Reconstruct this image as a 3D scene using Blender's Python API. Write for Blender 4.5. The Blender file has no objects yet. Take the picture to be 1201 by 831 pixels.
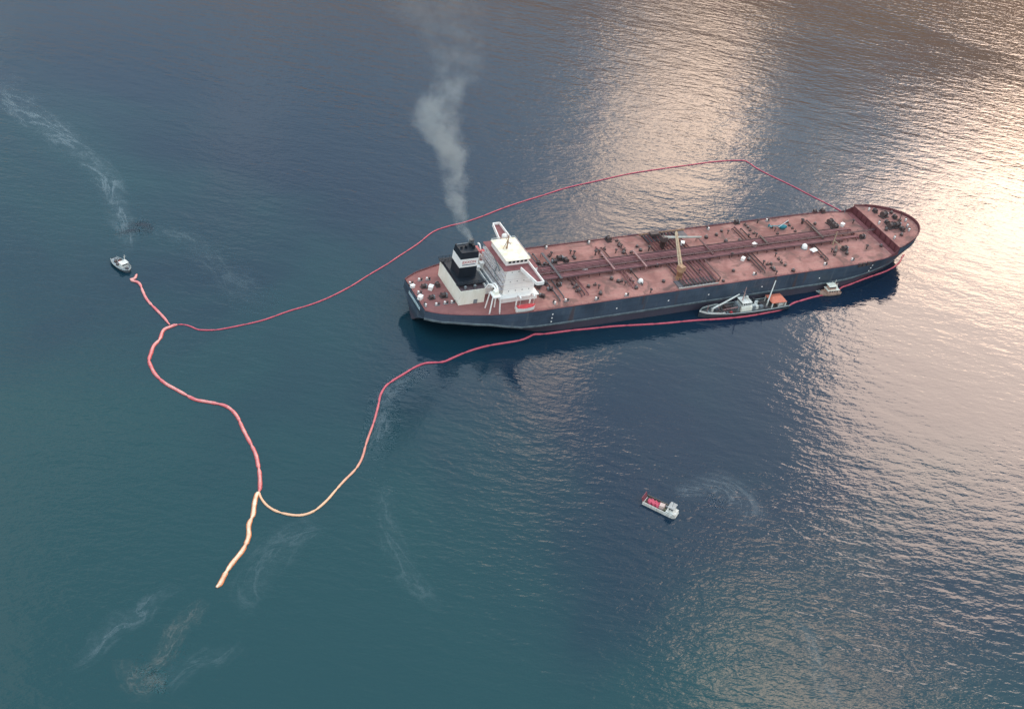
import bpy, bmesh, math, random
from mathutils import Vector, Matrix

random.seed(7)
SC = bpy.context.scene
COL = SC.collection
R = math.radians

# ------------------------------------------------------------------ camera
W, H, FPX = 1201.0, 831.0, 1628.885
CAM = Vector((-237.411, -483.021, 393.832))
YAW, PIT, ROL = 0.551, 0.645, 0.196
FW = Vector((math.sin(YAW) * math.cos(PIT), math.cos(YAW) * math.cos(PIT), -math.sin(PIT)))
_r = Vector((math.cos(YAW), -math.sin(YAW), 0)); _u = _r.cross(FW)
RT = _r * math.cos(ROL) + _u * math.sin(ROL)
UP = _u * math.cos(ROL) - _r * math.sin(ROL)
cd = bpy.data.cameras.new('camera'); cam = bpy.data.objects.new('camera', cd); COL.objects.link(cam)
m = Matrix((RT, UP, -FW)).transposed().to_4x4(); m.translation = CAM
cam.matrix_world = m
cd.sensor_width = 36; cd.lens = 36 * FPX / W; cd.clip_start = 1; cd.clip_end = 60000
SC.camera = cam

# ------------------------------------------------------------------ light
SUN_DIR = Vector((0.713, 0.495, 0.503)).normalized()       # towards the hazy sun, over the bow
SUN_EL = math.asin(SUN_DIR.z); SUN_AZ = math.atan2(SUN_DIR.x, SUN_DIR.y)
sl = bpy.data.lights.new('sun', 'SUN'); sun = bpy.data.objects.new('sun', sl); COL.objects.link(sun)
sl.energy = 0.50; sl.angle = R(17); sl.color = (1.0, 0.71, 0.53)
sun.rotation_euler = SUN_DIR.to_track_quat('Z', 'Y').to_euler()

CLOUD_OFF = (-52.518, 16.959, 42.316)
wd = bpy.data.worlds.new('World'); SC.world = wd; wd.use_nodes = True
nt = wd.node_tree; nt.nodes.clear()
def N(nt, kind, **kw):
    n = nt.nodes.new(kind)
    for k, v in kw.items(): setattr(n, k, v)
    return n
def math_n(nt, op, a, b=None, clamp=False):
    n = nt.nodes.new('ShaderNodeMath'); n.operation = op; n.use_clamp = clamp
    for i, v in enumerate((a, b)):
        if v is None: continue
        if isinstance(v, (int, float)): n.inputs[i].default_value = v
        else: nt.links.new(v, n.inputs[i])
    return n.outputs[0]
def mix_c(nt, fac, a, b, blend='MIX'):
    n = nt.nodes.new('ShaderNodeMix'); n.data_type = 'RGBA'; n.blend_type = blend
    for i, v in ((0, fac), (6, a), (7, b)):
        if isinstance(v, (int, float)): n.inputs[i].default_value = v
        elif isinstance(v, tuple): n.inputs[i].default_value = (*v[:3], 1)
        else: nt.links.new(v, n.inputs[i])
    return n.outputs[2]
def ramp(nt, fac, lo, hi, a=0.0, b=1.0):
    n = nt.nodes.new('ShaderNodeMapRange'); n.interpolation_type = 'SMOOTHSTEP'
    n.inputs[1].default_value = lo; n.inputs[2].default_value = hi
    n.inputs[3].default_value = a; n.inputs[4].default_value = b
    nt.links.new(fac, n.inputs[0]); return n.outputs[0]
def noise(nt, vec, scale, detail=3.0, rough=0.5, dist=0.0):
    n = nt.nodes.new('ShaderNodeTexNoise'); n.inputs['Scale'].default_value = scale
    n.inputs['Detail'].default_value = detail; n.inputs['Roughness'].default_value = rough
    n.inputs['Distortion'].default_value = dist
    if vec is not None: nt.links.new(vec, n.inputs['Vector'])
    return n.outputs['Fac']

sky = N(nt, 'ShaderNodeTexSky', sky_type='NISHITA', sun_disc=False)
sky.sun_elevation = SUN_EL; sky.sun_rotation = SUN_AZ
sky.altitude = 0; sky.air_density = 1.0; sky.dust_density = 2.0; sky.ozone_density = 1.0
tc = N(nt, 'ShaderNodeTexCoord')
sx = N(nt, 'ShaderNodeSeparateXYZ'); nt.links.new(tc.outputs['Generated'], sx.inputs[0])
zc = math_n(nt, 'MAXIMUM', sx.outputs['Z'], 0.04)
zc = math_n(nt, 'ADD', zc, 0.22)                            # a cloud deck seen from below, flattened to the horizon
cv = N(nt, 'ShaderNodeCombineXYZ')
nt.links.new(math_n(nt, 'DIVIDE', sx.outputs['X'], zc), cv.inputs[0])
nt.links.new(math_n(nt, 'DIVIDE', sx.outputs['Y'], zc), cv.inputs[1])
mp = N(nt, 'ShaderNodeMapping'); nt.links.new(cv.outputs[0], mp.inputs[0]); mp.name = 'cloud_map'
mp.inputs['Location'].default_value = CLOUD_OFF
cn = noise(nt, mp.outputs[0], 2.6, 3.0, 0.5, 0.15)
gap = ramp(nt, cn, 0.515, 0.60)                              # thin places in the overcast
dt = N(nt, 'ShaderNodeVectorMath', operation='DOT_PRODUCT')
nt.links.new(tc.outputs['Generated'], dt.inputs[0]); dt.inputs[1].default_value = SUN_DIR
glow = ramp(nt, dt.outputs['Value'], 0.928, 0.966)          # the sun behind the cloud
glow_w = ramp(nt, dt.outputs['Value'], 0.55, 1.0)
over = mix_c(nt, glow_w, (1.04, 1.44, 1.74), (0.92, 1.26, 1.52))
thin = mix_c(nt, glow, (1.2, 1.4, 1.55), (8.8, 6.5, 4.8))
sk = N(nt, 'ShaderNodeVectorMath', operation='SCALE'); nt.links.new(sky.outputs[0], sk.inputs[0]); sk.inputs[3].default_value = 0.10
base = mix_c(nt, 0.72, sk.outputs[0], over)
colr = mix_c(nt, gap, base, thin)
haze_c = mix_c(nt, glow_w, (0.95, 1.0, 1.0), (0.90, 0.52, 0.20))
low = ramp(nt, sx.outputs['Z'], 0.365, 0.432, 1.0, 0.0)      # tawny haze low over the horizon
colr = mix_c(nt, math_n(nt, 'MULTIPLY', low, 1.0), colr, haze_c)
bg = N(nt, 'ShaderNodeBackground'); bg.inputs[1].default_value = 1.0; nt.links.new(colr, bg.inputs[0])
wo = N(nt, 'ShaderNodeOutputWorld'); nt.links.new(bg.outputs[0], wo.inputs[0])

vs = SC.view_settings
vs.view_transform = 'Standard'; vs.look = 'None'; vs.gamma = 1; vs.use_curve_mapping = False; vs.exposure = 0.42
SC.cycles.volume_step_rate = 1.0; SC.cycles.volume_max_steps = 128

# ------------------------------------------------------------------ helpers
def ray(px, py):
    d = FW + RT * ((px - W / 2) / FPX) - UP * ((py - H / 2) / FPX)
    return d.normalized()
def at(px, py, z=0.0):                                       # pixel -> point on the level z
    d = ray(px, py); return CAM + d * ((z - CAM.z) / d.z)
def at_y(px, py, y):                                         # pixel -> point on the plane y
    d = ray(px, py); return CAM + d * ((y - CAM.y) / d.y)

MATS = {}
def mat(name, col, rough=0.6, var=0.18, scale=0.35, col2=None, metal=0.0, spec=0.4, streak=False):
    if name in MATS: return MATS[name]
    mt = bpy.data.materials.new(name); mt.use_nodes = True; t = mt.node_tree
    b = t.nodes['Principled BSDF']
    c = N(t, 'ShaderNodeTexCoord'); vec = c.outputs['Object']
    if streak:
        mm = N(t, 'ShaderNodeMapping'); t.links.new(vec, mm.inputs[0]); mm.inputs['Scale'].default_value = (1, 1, .18); vec = mm.outputs[0]
    n1 = noise(t, vec, scale, 5, 0.62)
    n2 = noise(t, vec, scale * 7, 3, 0.6)
    f = math_n(t, 'ADD', math_n(t, 'MULTIPLY', n1, 0.65), math_n(t, 'MULTIPLY', n2, 0.35))
    f = ramp(t, f, 0.36, 0.64)
    c2 = col2 or tuple(max(0, v * (1 - 2 * var)) for v in col)
    cc = mix_c(t, f, c2, col)
    t.links.new(cc, b.inputs['Base Color'])
    b.inputs['Roughness'].default_value = rough; b.inputs['Metallic'].default_value = metal
    b.inputs['Specular IOR Level'].default_value = spec
    MATS[name] = mt; return mt

class MB:
    def __init__(s): s.v = []; s.f = []; s.sm = []
    def add(s, vs, fs, smooth=False):
        o = len(s.v); s.v += [tuple(v) for v in vs]
        s.f += [tuple(i + o for i in f) for f in fs]; s.sm += [smooth] * len(fs); return s
    def box(s, x0, x1, y0, y1, z0, z1, taper=0.0):
        t = taper
        s.add([(x0, y0, z0), (x1, y0, z0), (x1, y1, z0), (x0, y1, z0), (x0 + t, y0 + t, z1), (x1 - t, y0 + t, z1), (x1 - t, y1 - t, z1), (x0 + t, y1 - t, z1)],
              [(3, 2, 1, 0), (4, 5, 6, 7), (0, 1, 5, 4), (1, 2, 6, 5), (2, 3, 7, 6), (3, 0, 4, 7)]); return s
    def cbox(s, c, sx, sy, sz, rz=0.0, taper=0.0):
        b = MB().box(-sx / 2, sx / 2, -sy / 2, sy / 2, 0, sz, taper)
        M = Matrix.Translation(c) @ Matrix.Rotation(rz, 4, 'Z')
        return s.add([M @ Vector(v) for v in b.v], b.f)
    def tube(s, pts, rad, n=8, caps=True):
        pts = [Vector(p) for p in pts]; k = len(pts)
        rr = rad if isinstance(rad, (list, tuple)) else [rad] * k
        vs, fs = [], []
        prev = None
        for i, p in enumerate(pts):
            d = (pts[min(i + 1, k - 1)] - pts[max(i - 1, 0)]).normalized()
            a = Vector((0, 0, 1)) if abs(d.z) < 0.9 else Vector((1, 0, 0))
            if prev is not None: a = prev
            e1 = (a - d * a.dot(d)).normalized(); e2 = d.cross(e1); prev = e1
            for j in range(n):
                t = 2 * math.pi * j / n
                vs.append(p + e1 * (rr[i] * math.cos(t)) + e2 * (rr[i] * math.sin(t)))
        for i in range(k - 1):
            for j in range(n):
                fs.append((i * n + j, i * n + (j + 1) % n, (i + 1) * n + (j + 1) % n, (i + 1) * n + j))
        s.add(vs, fs, n > 5)
        if caps:
            s.add(vs[:n], [tuple(range(n))[::-1]]); s.add(vs[-n:], [tuple(range(n))])
        return s
    def bar(s, a, b, w, h=None): return s.tube([a, b], w / 2 * 1.414, 4)
    def prism(s, outline, z0, z1):
        n = len(outline)
        vs = [(x, y, z0) for x, y in outline] + [(x, y, z1) for x, y in outline]
        s.add(vs, [tuple(range(n))[::-1], tuple(range(n, 2 * n))] + [(i, (i + 1) % n, n + (i + 1) % n, n + i) for i in range(n)]); return s
    def lathe(s, prof, c=(0, 0, 0), n=12):
        vs, fs = [], []
        for r, z in prof:
            for j in range(n):
                t = 2 * math.pi * j / n; vs.append((c[0] + r * math.cos(t), c[1] + r * math.sin(t), c[2] + z))
        k = len(prof)
        for i in range(k - 1):
            for j in range(n):
                fs.append((i * n + j, i * n + (j + 1) % n, (i + 1) * n + (j + 1) % n, (i + 1) * n + j))
        s.add(vs, fs, True); s.add(vs[-n:], [tuple(range(n))]); s.add(vs[:n], [tuple(range(n))[::-1]]); return s
    def mesh(s, name):
        me = bpy.data.meshes.new(name); me.from_pydata(s.v, [], s.f); me.polygons.foreach_set('use_smooth', s.sm)
        bm = bmesh.new(); bm.from_mesh(me); bmesh.ops.recalc_face_normals(bm, faces=bm.faces); bm.to_mesh(me); bm.free()
        me.update(); return me
    def build(s, name, mt, parent=None):
        o = bpy.data.objects.new(name, s.mesh(name)); COL.objects.link(o); o.data.materials.append(mt)
        if parent is not None: put(o, parent)
        return o
WM = {}
def put(o, parent):                                          # parent while keeping world coordinates for builders that use them
    o.parent = parent; o.matrix_parent_inverse = WM.get(parent.name, Matrix()).inverted() if not isinstance(parent, str) else Matrix()
def empty(name, loc=(0, 0, 0), rz=0.0, parent=None):
    o = bpy.data.objects.new(name, None); COL.objects.link(o); o.location = loc; o.rotation_euler = (0, 0, rz)
    o.empty_display_size = 1.0
    if parent: o.parent = parent
    return o
def tag(o, label=None, cat=None, group=None, kind=None):
    for k, v in (('label', label), ('category', cat), ('group', group), ('kind', kind)):
        if v: o[k] = v
    return o
def copy_tree(o, parent=None, loc=None, rz=None, scale=None):
    c = o.copy(); COL.objects.link(c); c.parent = parent
    if loc is not None: c.location = loc
    if rz is not None: c.rotation_euler = (0, 0, rz)
    if scale is not None: c.scale = (scale,) * 3
    for ch in list(o.children): copy_tree(ch, c)
    return c
def spline(pts, n=6):                                        # Catmull-Rom through the points
    P = [Vector(p) for p in pts]; out = []
    for i in range(len(P) - 1):
        a, b, c, d = P[max(i - 1, 0)], P[i], P[i + 1], P[min(i + 2, len(P) - 1)]
        for k in range(n):
            t = k / n
            out.append(0.5 * ((2 * b) + (c - a) * t + (2 * a - 5 * b + 4 * c - d) * t * t + (3 * b - a - 3 * c + d) * t ** 3))
    out.append(P[-1]); return out
def resample(pts, step):
    out = [pts[0].copy()]; acc = 0.0
    for a, b in zip(pts, pts[1:]):
        L = (b - a).length; d = step - acc
        while d <= L:
            out.append(a.lerp(b, d / L)); d += step
        acc = (acc + L) % step
    return out
def interp(x, xs, ys):
    if x <= xs[0]: return ys[0]
    for i in range(len(xs) - 1):
        if x <= xs[i + 1]:
            t = (x - xs[i]) / (xs[i + 1] - xs[i]); return ys[i] + (ys[i + 1] - ys[i]) * t
    return ys[-1]
def sstep(a, b, x):
    t = min(1, max(0, (x - a) / (b - a))); return t * t * (3 - 2 * t)

# ------------------------------------------------------------------ water
def water_material():
    mt = bpy.data.materials.new('sea_water'); mt.use_nodes = True; t = mt.node_tree
    b = t.nodes['Principled BSDF']
    c = N(t, 'ShaderNodeTexCoord'); P = c.outputs['Object']
    def mapped(rot, sc):
        mm = N(t, 'ShaderNodeMapping', vector_type='TEXTURE'); t.links.new(P, mm.inputs[0])   # crests run along the angle rot
        mm.inputs['Rotation'].default_value = (0, 0, R(rot)); mm.inputs['Scale'].default_value = (*sc, 1); return mm.outputs[0]
    big = noise(t, P, 0.0045, 4, 0.55, 0.6)
    # silty teal inshore water against bluer deep water, drifting in broad streaks
    sp = N(t, 'ShaderNodeSeparateXYZ'); t.links.new(P, sp.inputs[0])
    g = math_n(t, 'MULTIPLY_ADD', sp.outputs[0], 0.0024); 
    gn = t.nodes[-1]; gn.inputs[2].default_value = 0.48
    g = math_n(t, 'ADD', g, math_n(t, 'MULTIPLY', sp.outputs[1], 0.0016))
    g = math_n(t, 'ADD', g, math_n(t, 'MULTIPLY', math_n(t, 'SUBTRACT', big, 0.5), 1.6))
    g = ramp(t, g, 0.0, 0.75)
    col = mix_c(t, g, (0.009, 0.045, 0.050), (0.006, 0.017, 0.036))
    t.links.new(col, b.inputs['Base Color'])
    b.inputs['IOR'].default_value = 1.333
    calm = ramp(t, noise(t, mapped(-30, (1.8, 1)), 0.006, 4, 0.55, 1.0), 0.36, 0.60, 0.5, 1.15)
    b.inputs['Roughness'].default_value = 0.06
    n1 = noise(t, mapped(-30, (2.6, 1)), 0.22, 2.5, 0.55, 0.25)
    n2 = noise(t, mapped(-8, (1.9, 1)), 0.5, 2.5, 0.6, 0.2)
    n3 = noise(t, mapped(-45, (2, 1)), 0.06, 2, 0.5)
    h = math_n(t, 'ADD', math_n(t, 'MULTIPLY', n1, 0.85), math_n(t, 'MULTIPLY', n2, 0.42))
    h = math_n(t, 'MULTIPLY', h, calm)
    h = math_n(t, 'ADD', h, math_n(t, 'MULTIPLY', n3, 0.7))
    bp = N(t, 'ShaderNodeBump'); bp.inputs['Strength'].default_value = 1.0; bp.inputs['Distance'].default_value = 0.26
    t.links.new(h, bp.inputs['Height']); t.links.new(bp.outputs[0], b.inputs['Normal'])
    return mt
wb = MB()
S = 30000
wb.add([(-S, -S, 0), (S, -S, 0), (S, S, 0), (-S, S, 0)], [(0, 1, 2, 3)])
wo_ = wb.build('water', water_material()); tag(wo_, 'wide blue green sea with small ripples round the ships', 'water', kind='structure')

# ------------------------------------------------------------------ materials
F = 13.9
def deck_material():
    mt = bpy.data.materials.new('deck_red'); mt.use_nodes = True; t = mt.node_tree; b = t.nodes['Principled BSDF']
    P = N(t, 'ShaderNodeTexCoord').outputs['Object']
    mm = N(t, 'ShaderNodeMapping'); t.links.new(P, mm.inputs[0]); mm.inputs['Scale'].default_value = (.35, 1, 1)
    n1 = noise(t, P, .06, 5, .62, .4); n2 = noise(t, mm.outputs[0], .35, 5, .65); n3 = noise(t, P, .8, 4, .65); n4 = noise(t, P, .10, 4, .6, 1.0)
    c = mix_c(t, ramp(t, n1, .38, .62), (0.25, 0.100, 0.084), (0.39, 0.172, 0.142))
    c = mix_c(t, math_n(t, 'MULTIPLY', ramp(t, n2, .48, .66), .45), c, (0.42, 0.225, 0.18))     # faded, walked streaks
    c = mix_c(t, math_n(t, 'MULTIPLY', ramp(t, n4, .50, .64), .75), c, (0.13, 0.070, 0.060))   # oil and rust stains
    c = mix_c(t, math_n(t, 'MULTIPLY', ramp(t, n3, .52, .72), .40), c, (0.19, 0.078, 0.072))
    br = N(t, 'ShaderNodeTexBrick'); t.links.new(P, br.inputs['Vector']); br.inputs['Scale'].default_value = .1
    br.inputs['Brick Width'].default_value = 1.2; br.inputs['Row Height'].default_value = .3; br.inputs['Mortar Size'].default_value = .006
    c = mix_c(t, math_n(t, 'MULTIPLY', br.outputs['Fac'], .35), c, (0.22, 0.09, 0.09))          # plate seams
    sp = N(t, 'ShaderNodeSeparateXYZ'); t.links.new(P, sp.inputs[0])
    aft = ramp(t, math_n(t, 'ADD', sp.outputs[0], math_n(t, 'MULTIPLY', n2, 10)), 58, 66, .75, 0.0)
    c = mix_c(t, aft, c, mix_c(t, n2, (0.18, 0.060, 0.060), (0.30, 0.115, 0.105)))               # darker maroon from the house front aft
    t.links.new(c, b.inputs['Base Color']); b.inputs['Roughness'].default_value = .75; b.inputs['Specular IOR Level'].default_value = .3
    MATS['deck_red'] = mt; return mt
mdeck = deck_material()
mdeck_dark = mat('deck_maroon', (0.26, 0.085, 0.085), 0.7, scale=0.3)
mfront = mat('maroon_bulkhead', (0.16, 0.05, 0.055), 0.6, scale=0.3)
def hull_material():
    mt = bpy.data.materials.new('hull_black'); mt.use_nodes = True; t = mt.node_tree; b = t.nodes['Principled BSDF']
    P = N(t, 'ShaderNodeTexCoord').outputs['Object']
    mm = N(t, 'ShaderNodeMapping'); t.links.new(P, mm.inputs[0]); mm.inputs['Scale'].default_value = (1, 1, .10)
    n1 = noise(t, P, .07, 5, .6); n2 = noise(t, mm.outputs[0], .55, 5, .65); n3 = noise(t, mm.outputs[0], .22, 3, .6)
    c = mix_c(t, ramp(t, n1, .35, .65), (0.036, 0.050, 0.072), (0.062, 0.083, 0.115))
    c = mix_c(t, math_n(t, 'MULTIPLY', ramp(t, n2, .54, .70), .6), c, (0.12, 0.13, 0.14))       # salt and scrape runs
    c = mix_c(t, math_n(t, 'MULTIPLY', ramp(t, n3, .58, .70), .6), c, (0.10, 0.050, 0.038))     # rust runs
    sp = N(t, 'ShaderNodeSeparateXYZ'); t.links.new(P, sp.inputs[0])
    boot = ramp(t, math_n(t, 'ADD', sp.outputs[2], math_n(t, 'MULTIPLY', n2, 1.2)), 4.2, 5.0, .8, 0.0)
    c = mix_c(t, boot, c, (0.060, 0.045, 0.060))                                               # old boot topping
    br = N(t, 'ShaderNodeTexBrick'); rot = N(t, 'ShaderNodeMapping'); t.links.new(P, rot.inputs[0]); rot.inputs['Rotation'].default_value = (R(-90), 0, 0)
    t.links.new(rot.outputs[0], br.inputs['Vector']); br.inputs['Scale'].default_value = .1
    br.inputs['Brick Width'].default_value = 1.1; br.inputs['Row Height'].default_value = .3; br.inputs['Mortar Size'].default_value = .008
    c = mix_c(t, math_n(t, 'MULTIPLY', br.outputs['Fac'], .5), c, (0.022, 0.028, 0.038))        # plate seams
    t.links.new(c, b.inputs['Base Color']); b.inputs['Roughness'].default_value = .45
    MATS['hull_black'] = mt; return mt
mhull = hull_material()
mband = mat('hull_scum_band', (0.15, 0.18, 0.19), 0.6, col2=(0.07, 0.085, 0.10), scale=0.2)
mwhite = mat('white_paint', (0.88, 0.82, 0.76), 0.5, col2=(0.82, 0.74, 0.68), scale=0.25, streak=True)
mcream = mat('cream_paint', (0.84, 0.79, 0.68), 0.5, col2=(0.76, 0.69, 0.56), scale=0.25, streak=True)
mroof = mat('cream_roof', (0.84, 0.80, 0.70), 0.6, col2=(0.76, 0.62, 0.42), scale=0.35)
mblack = mat('funnel_black', (0.012, 0.016, 0.024), 0.5, scale=0.4)
mdark = mat('dark_fitting', (0.055, 0.045, 0.045), 0.6, scale=1.0, col2=(0.10, 0.06, 0.055))
mgrey = mat('grey_steel', (0.23, 0.24, 0.25), 0.55, scale=0.6)
mdgrey = mat('dark_grey_tray', (0.065, 0.072, 0.085), 0.6, scale=0.4, col2=(0.13, 0.10, 0.10))
mpipe = mat('pipe_maroon', (0.27, 0.105, 0.105), 0.55, scale=0.3, col2=(0.19, 0.068, 0.072))
mpipe2 = mat('pipe_dark', (0.12, 0.055, 0.058), 0.6, scale=0.3)
mcat = mat('catwalk_pink', (0.36, 0.19, 0.18), 0.6, scale=0.5)
mochre = mat('crane_ochre', (0.44, 0.26, 0.15), 0.55, scale=0.5, col2=(0.30, 0.15, 0.09))
mglass = mat('window_glass', (0.03, 0.035, 0.045), 0.12, scale=1.0)
mred = mat('bright_red', (0.62, 0.05, 0.06), 0.55, scale=0.8)
morange = mat('orange_canopy', (0.62, 0.16, 0.09), 0.6, scale=0.6, col2=(0.48, 0.14, 0.09))
mteal = mat('teal_paint', (0.03, 0.22, 0.26), 0.35, scale=1.5)

# ------------------------------------------------------------------ tanker
LEN = 302.0
def hb_deck(x):
    if x < 52: return interp(x, [0, 4, 8, 18, 27, 40, 52], [13.0, 15.6, 17.6, 20.6, 22.8, 24.6, 25.3])
    if x > 240: return 25.3 * math.sqrt(max(0.0, 1 - ((x - 240) / (LEN - 240)) ** 2.3))
    return 25.3
def zk(x): return interp(x, [0, 14, 30, 46, 60, 310], [9.6, 9.4, 8.4, 5.4, 4.7, 4.7])
def hb(x, z):
    h = hb_deck(x)
    if z < zk(x):
        k = 1 - sstep(10, 66, x)
        h *= 1 - k * min(1, (1 - z / zk(x)) ** 0.8 if z > 0 else 1) * 0.96
    h *= 1 - 0.20 * (1 - max(z, 0) / F) * sstep(228, 275, x) if z < F else 1
    return h
def xr(x, z): return x - 9.0 * max(0, (1 - max(z, 0) / F)) ** 0.8 * sstep(235, 300, x)
tanker = empty('oil_tanker', (150, 0, 0))
tag(tanker, 'long black hulled oil tanker with pink red deck and white bridge house aft', 'oil tanker')
def inv(root):
    return Matrix.Translation(-root.location)
TP = Matrix.Translation(Vector((-150, 0, 0)))
def tput(o, parent=tanker):
    """parent o (built in world coordinates) to the tanker or to one of its parts (all parts sit at world origin)"""
    o.parent = parent
    if parent == tanker: o.matrix_parent_inverse = TP
    return o
def tpart(mb, name, mt, parent=tanker): return tput(mb.build(name, mt), parent)
def tempty(name, parent=tanker): return tput(empty(name), parent)

xs = [0, 2, 4, 8, 13, 18, 24, 30, 38, 46, 56, 70, 90, 110, 130, 150, 170, 190, 210, 228, 240, 248, 256, 264, 270, 276, 281, 286, 290, 293.5, 296.5, 299, 300.8, 301.7, 302]
hull = MB(); NL = 9
for sgn in (1, -1):
    vs = []
    for x in xs:
        k = zk(x); levels = [-3, 0, k * .3, k * .62, k, k + .02, (k + F) * .5, F - .6, F + .25]
        for z in levels: vs.append((xr(x, z), sgn * hb(x, min(z, F)), z))
    fs = [(i * NL + j, (i + 1) * NL + j, (i + 1) * NL + j + 1, i * NL + j + 1) for i in range(len(xs) - 1) for j in range(NL - 1)]
    hull.add(vs, fs, True)
k = zk(0); lv = [-3, 0, k * .3, k * .62, k, k + .02, (k + F) * .5, F - .6, F + .25]
tr = [(0, hb(0, min(z, F)), z) for z in lv] + [(0, -hb(0, min(z, F)), z) for z in lv]
hull.add(tr, [(j, j + 1, NL + j + 1, NL + j) for j in range(NL - 1)])
hull_o = tpart(hull, 'hull', mhull)
band = MB()
for sgn in (1, -1):
    vs = []
    for x in xs[:-4]:
        for dz, off in ((-.75, .05), (-.7, .14), (.55, .14), (.6, .05)):
            z = zk(x) + dz; vs.append((xr(x, z), sgn * (hb(x, max(z, zk(x))) + off), z))
    band.add(vs, [(i * 4 + j, (i + 1) * 4 + j, (i + 1) * 4 + j + 1, i * 4 + j + 1) for i in range(len(xs) - 5) for j in range(3)], True)
tpart(band, 'waterline_band', mband, hull_o)
for x in (62, 98, 128, 152, 185, 222, 258):
    for q_ in range(3):
        z = 6.2 + q_ * 2.2; y = -hb(x, z) - .06
        tpart(MB().box(x - .35, x + .35, y, y + .2, z, z + .7), 'draft_mark', mwhite, hull_o) if q_ == 1 or x in (62, 258) else None
nb = MB()                                                     # white name board across the transom
for i in range(11):
    y = -7.2 + i * 1.32
    nb.box(-.12, .05, y - .5, y + .5, 10.4, 12.0)
tpart(nb, 'name_board', mat('pale_blue_white', (0.55, 0.66, 0.68), 0.5, scale=1.0), hull_o)

dx = [x for x in xs if x < 277]
dk = MB()
vs = []
for x in dx: vs += [(x + (.3 if x == 0 else 0), hb_deck(x) - .15, F), (x + (.3 if x == 0 else 0), -hb_deck(x) + .15, F)]
dk.add(vs, [(2 * i, 2 * i + 1, 2 * i + 3, 2 * i + 2) for i in range(len(dx) - 1)])
deck_o = tpart(dk, 'main_deck', mdeck)
gun = MB()                                                    # raised gunwale bar and stanchion rail round the deck edge
for sgn in (1, -1):
    gun.tube([(x, sgn * (hb_deck(x) - .1), F + .28) for x in dx], 0.22, 5)
tpart(gun, 'gunwale_bar', mdeck_dark, deck_o)
rail = MB()
for sgn in (1, -1):
    for zz in (.65, 1.15): rail.tube([(x, sgn * (hb_deck(x) - .25), F + zz) for x in dx if x < 270], 0.05, 4)
    for i in range(68):
        x = 2 + i * 3.95; rail.bar((x, sgn * (hb_deck(x) - .25), F), (x, sgn * (hb_deck(x) - .25), F + 1.15), .08)
for i in range(8): rail.bar((.4, -12 + i * 3.4, F), (.4, -12 + i * 3.4, F + 1.15), .08)
rail.tube([(.4, -12.6, F + 1.15), (.4, 12.6, F + 1.15)], .05, 4)
tpart(rail, 'guard_rail', mdeck_dark, deck_o)

# forecastle
FH = 4.5; XK = 275.8
fx = [275.8, 279, 283, 287, 290, 293.5, 296.5, 299, 300.8, 301.7, 302]
fc = MB(); nf = len(fx)
out = [(x, hb_deck(x)) for x in fx] + [(x, -hb_deck(x)) for x in fx[-2::-1]]
n = len(out)
flare = 0.35
vs = [(x, y, F + .2) for x, y in out] + [(x + (flare if x > 290 else 0), y * 1.012, F + FH) for x, y in out]
fc.add(vs, [(i, i + 1, n + i + 1, n + i) for i in range(n - 1)], True)
fc_o = tpart(fc, 'forecastle', mhull)
fd = MB(); vs = []
for x in fx: vs += [(x, hb_deck(x) * 1.0, F + FH - .02), (x, -hb_deck(x) * 1.0, F + FH - .02)]
fd.add(vs, [(2 * i, 2 * i + 1, 2 * i + 3, 2 * i + 2) for i in range(nf - 1)])
tpart(fd, 'forecastle_deck', mdeck, fc_o)
bk = MB().box(XK - .2, XK + .15, -hb_deck(XK) + .05, hb_deck(XK) - .05, F + .02, F + FH - .1)
for i in range(9): bk.box(XK - .55, XK - .18, -18 + i * 4.4, -17.7 + i * 4.4, F + .02, F + FH - .3)
tpart(bk, 'break_bulkhead', mfront, fc_o)
tpart(MB().box(XK - 3.6, XK - .6, -hb_deck(272) + 1.4, hb_deck(272) - 1.4, F + .01, F + .45, .3), 'breakwater_step', mdeck_dark, fc_o)
bw = MB()                                                     # bulwark wall standing round the bow, open inside
ring = [(x + (flare if x > 290 else 0), y * 1.012) for x, y in out]
for a, h0 in ((0, 0),):
    vs = []
    for i, (x, y) in enumerate(ring):
        nx, ny = (x - 280) / 40, y / 25; L_ = math.hypot(nx, ny) or 1
        hgt = 1.5 * (0.35 + 0.65 * sstep(276, 286, x))
        vs += [(x, y, F + FH - .25), (x + .35 * nx / L_, y + .35 * ny / L_, F + FH + hgt), (x + .35 * nx / L_ - .45 * nx / L_, y + .35 * ny / L_ - .45 * ny / L_, F + FH + hgt), (x - .25 * nx / L_, y - .25 * ny / L_, F + FH - .25)]
    bw.add(vs, [(i * 4 + j, (i + 1) * 4 + j, (i + 1) * 4 + (j + 1) % 4, i * 4 + (j + 1) % 4) for i in range(n - 1) for j in range(3)])
tpart(bw, 'bulwark', mfront, fc_o)
for sgn in (1, -1):                                           # curved side plates sweeping down from the break
    sw = MB(); prof = [(XK + .1, F + FH - .1), (XK - 1.2, F + FH - 1.2), (XK - 3, F + 2.2), (XK - 5.5, F + 1.1), (XK - 8.5, F + .4)]
    vs = []
    for x, z in prof:
        y = sgn * (hb_deck(x) + .03)
        vs += [(x, y, F - .1), (x, y, z), (x, y - sgn * .2, z), (x, y - sgn * .2, F - .1)]
    sw.add(vs, [(i * 4 + j, (i + 1) * 4 + j, (i + 1) * 4 + (j + 1) % 4, i * 4 + (j + 1) % 4) for i in range(4) for j in range(3)])
    tpart(sw, 'side_plate', mfront, fc_o)

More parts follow.
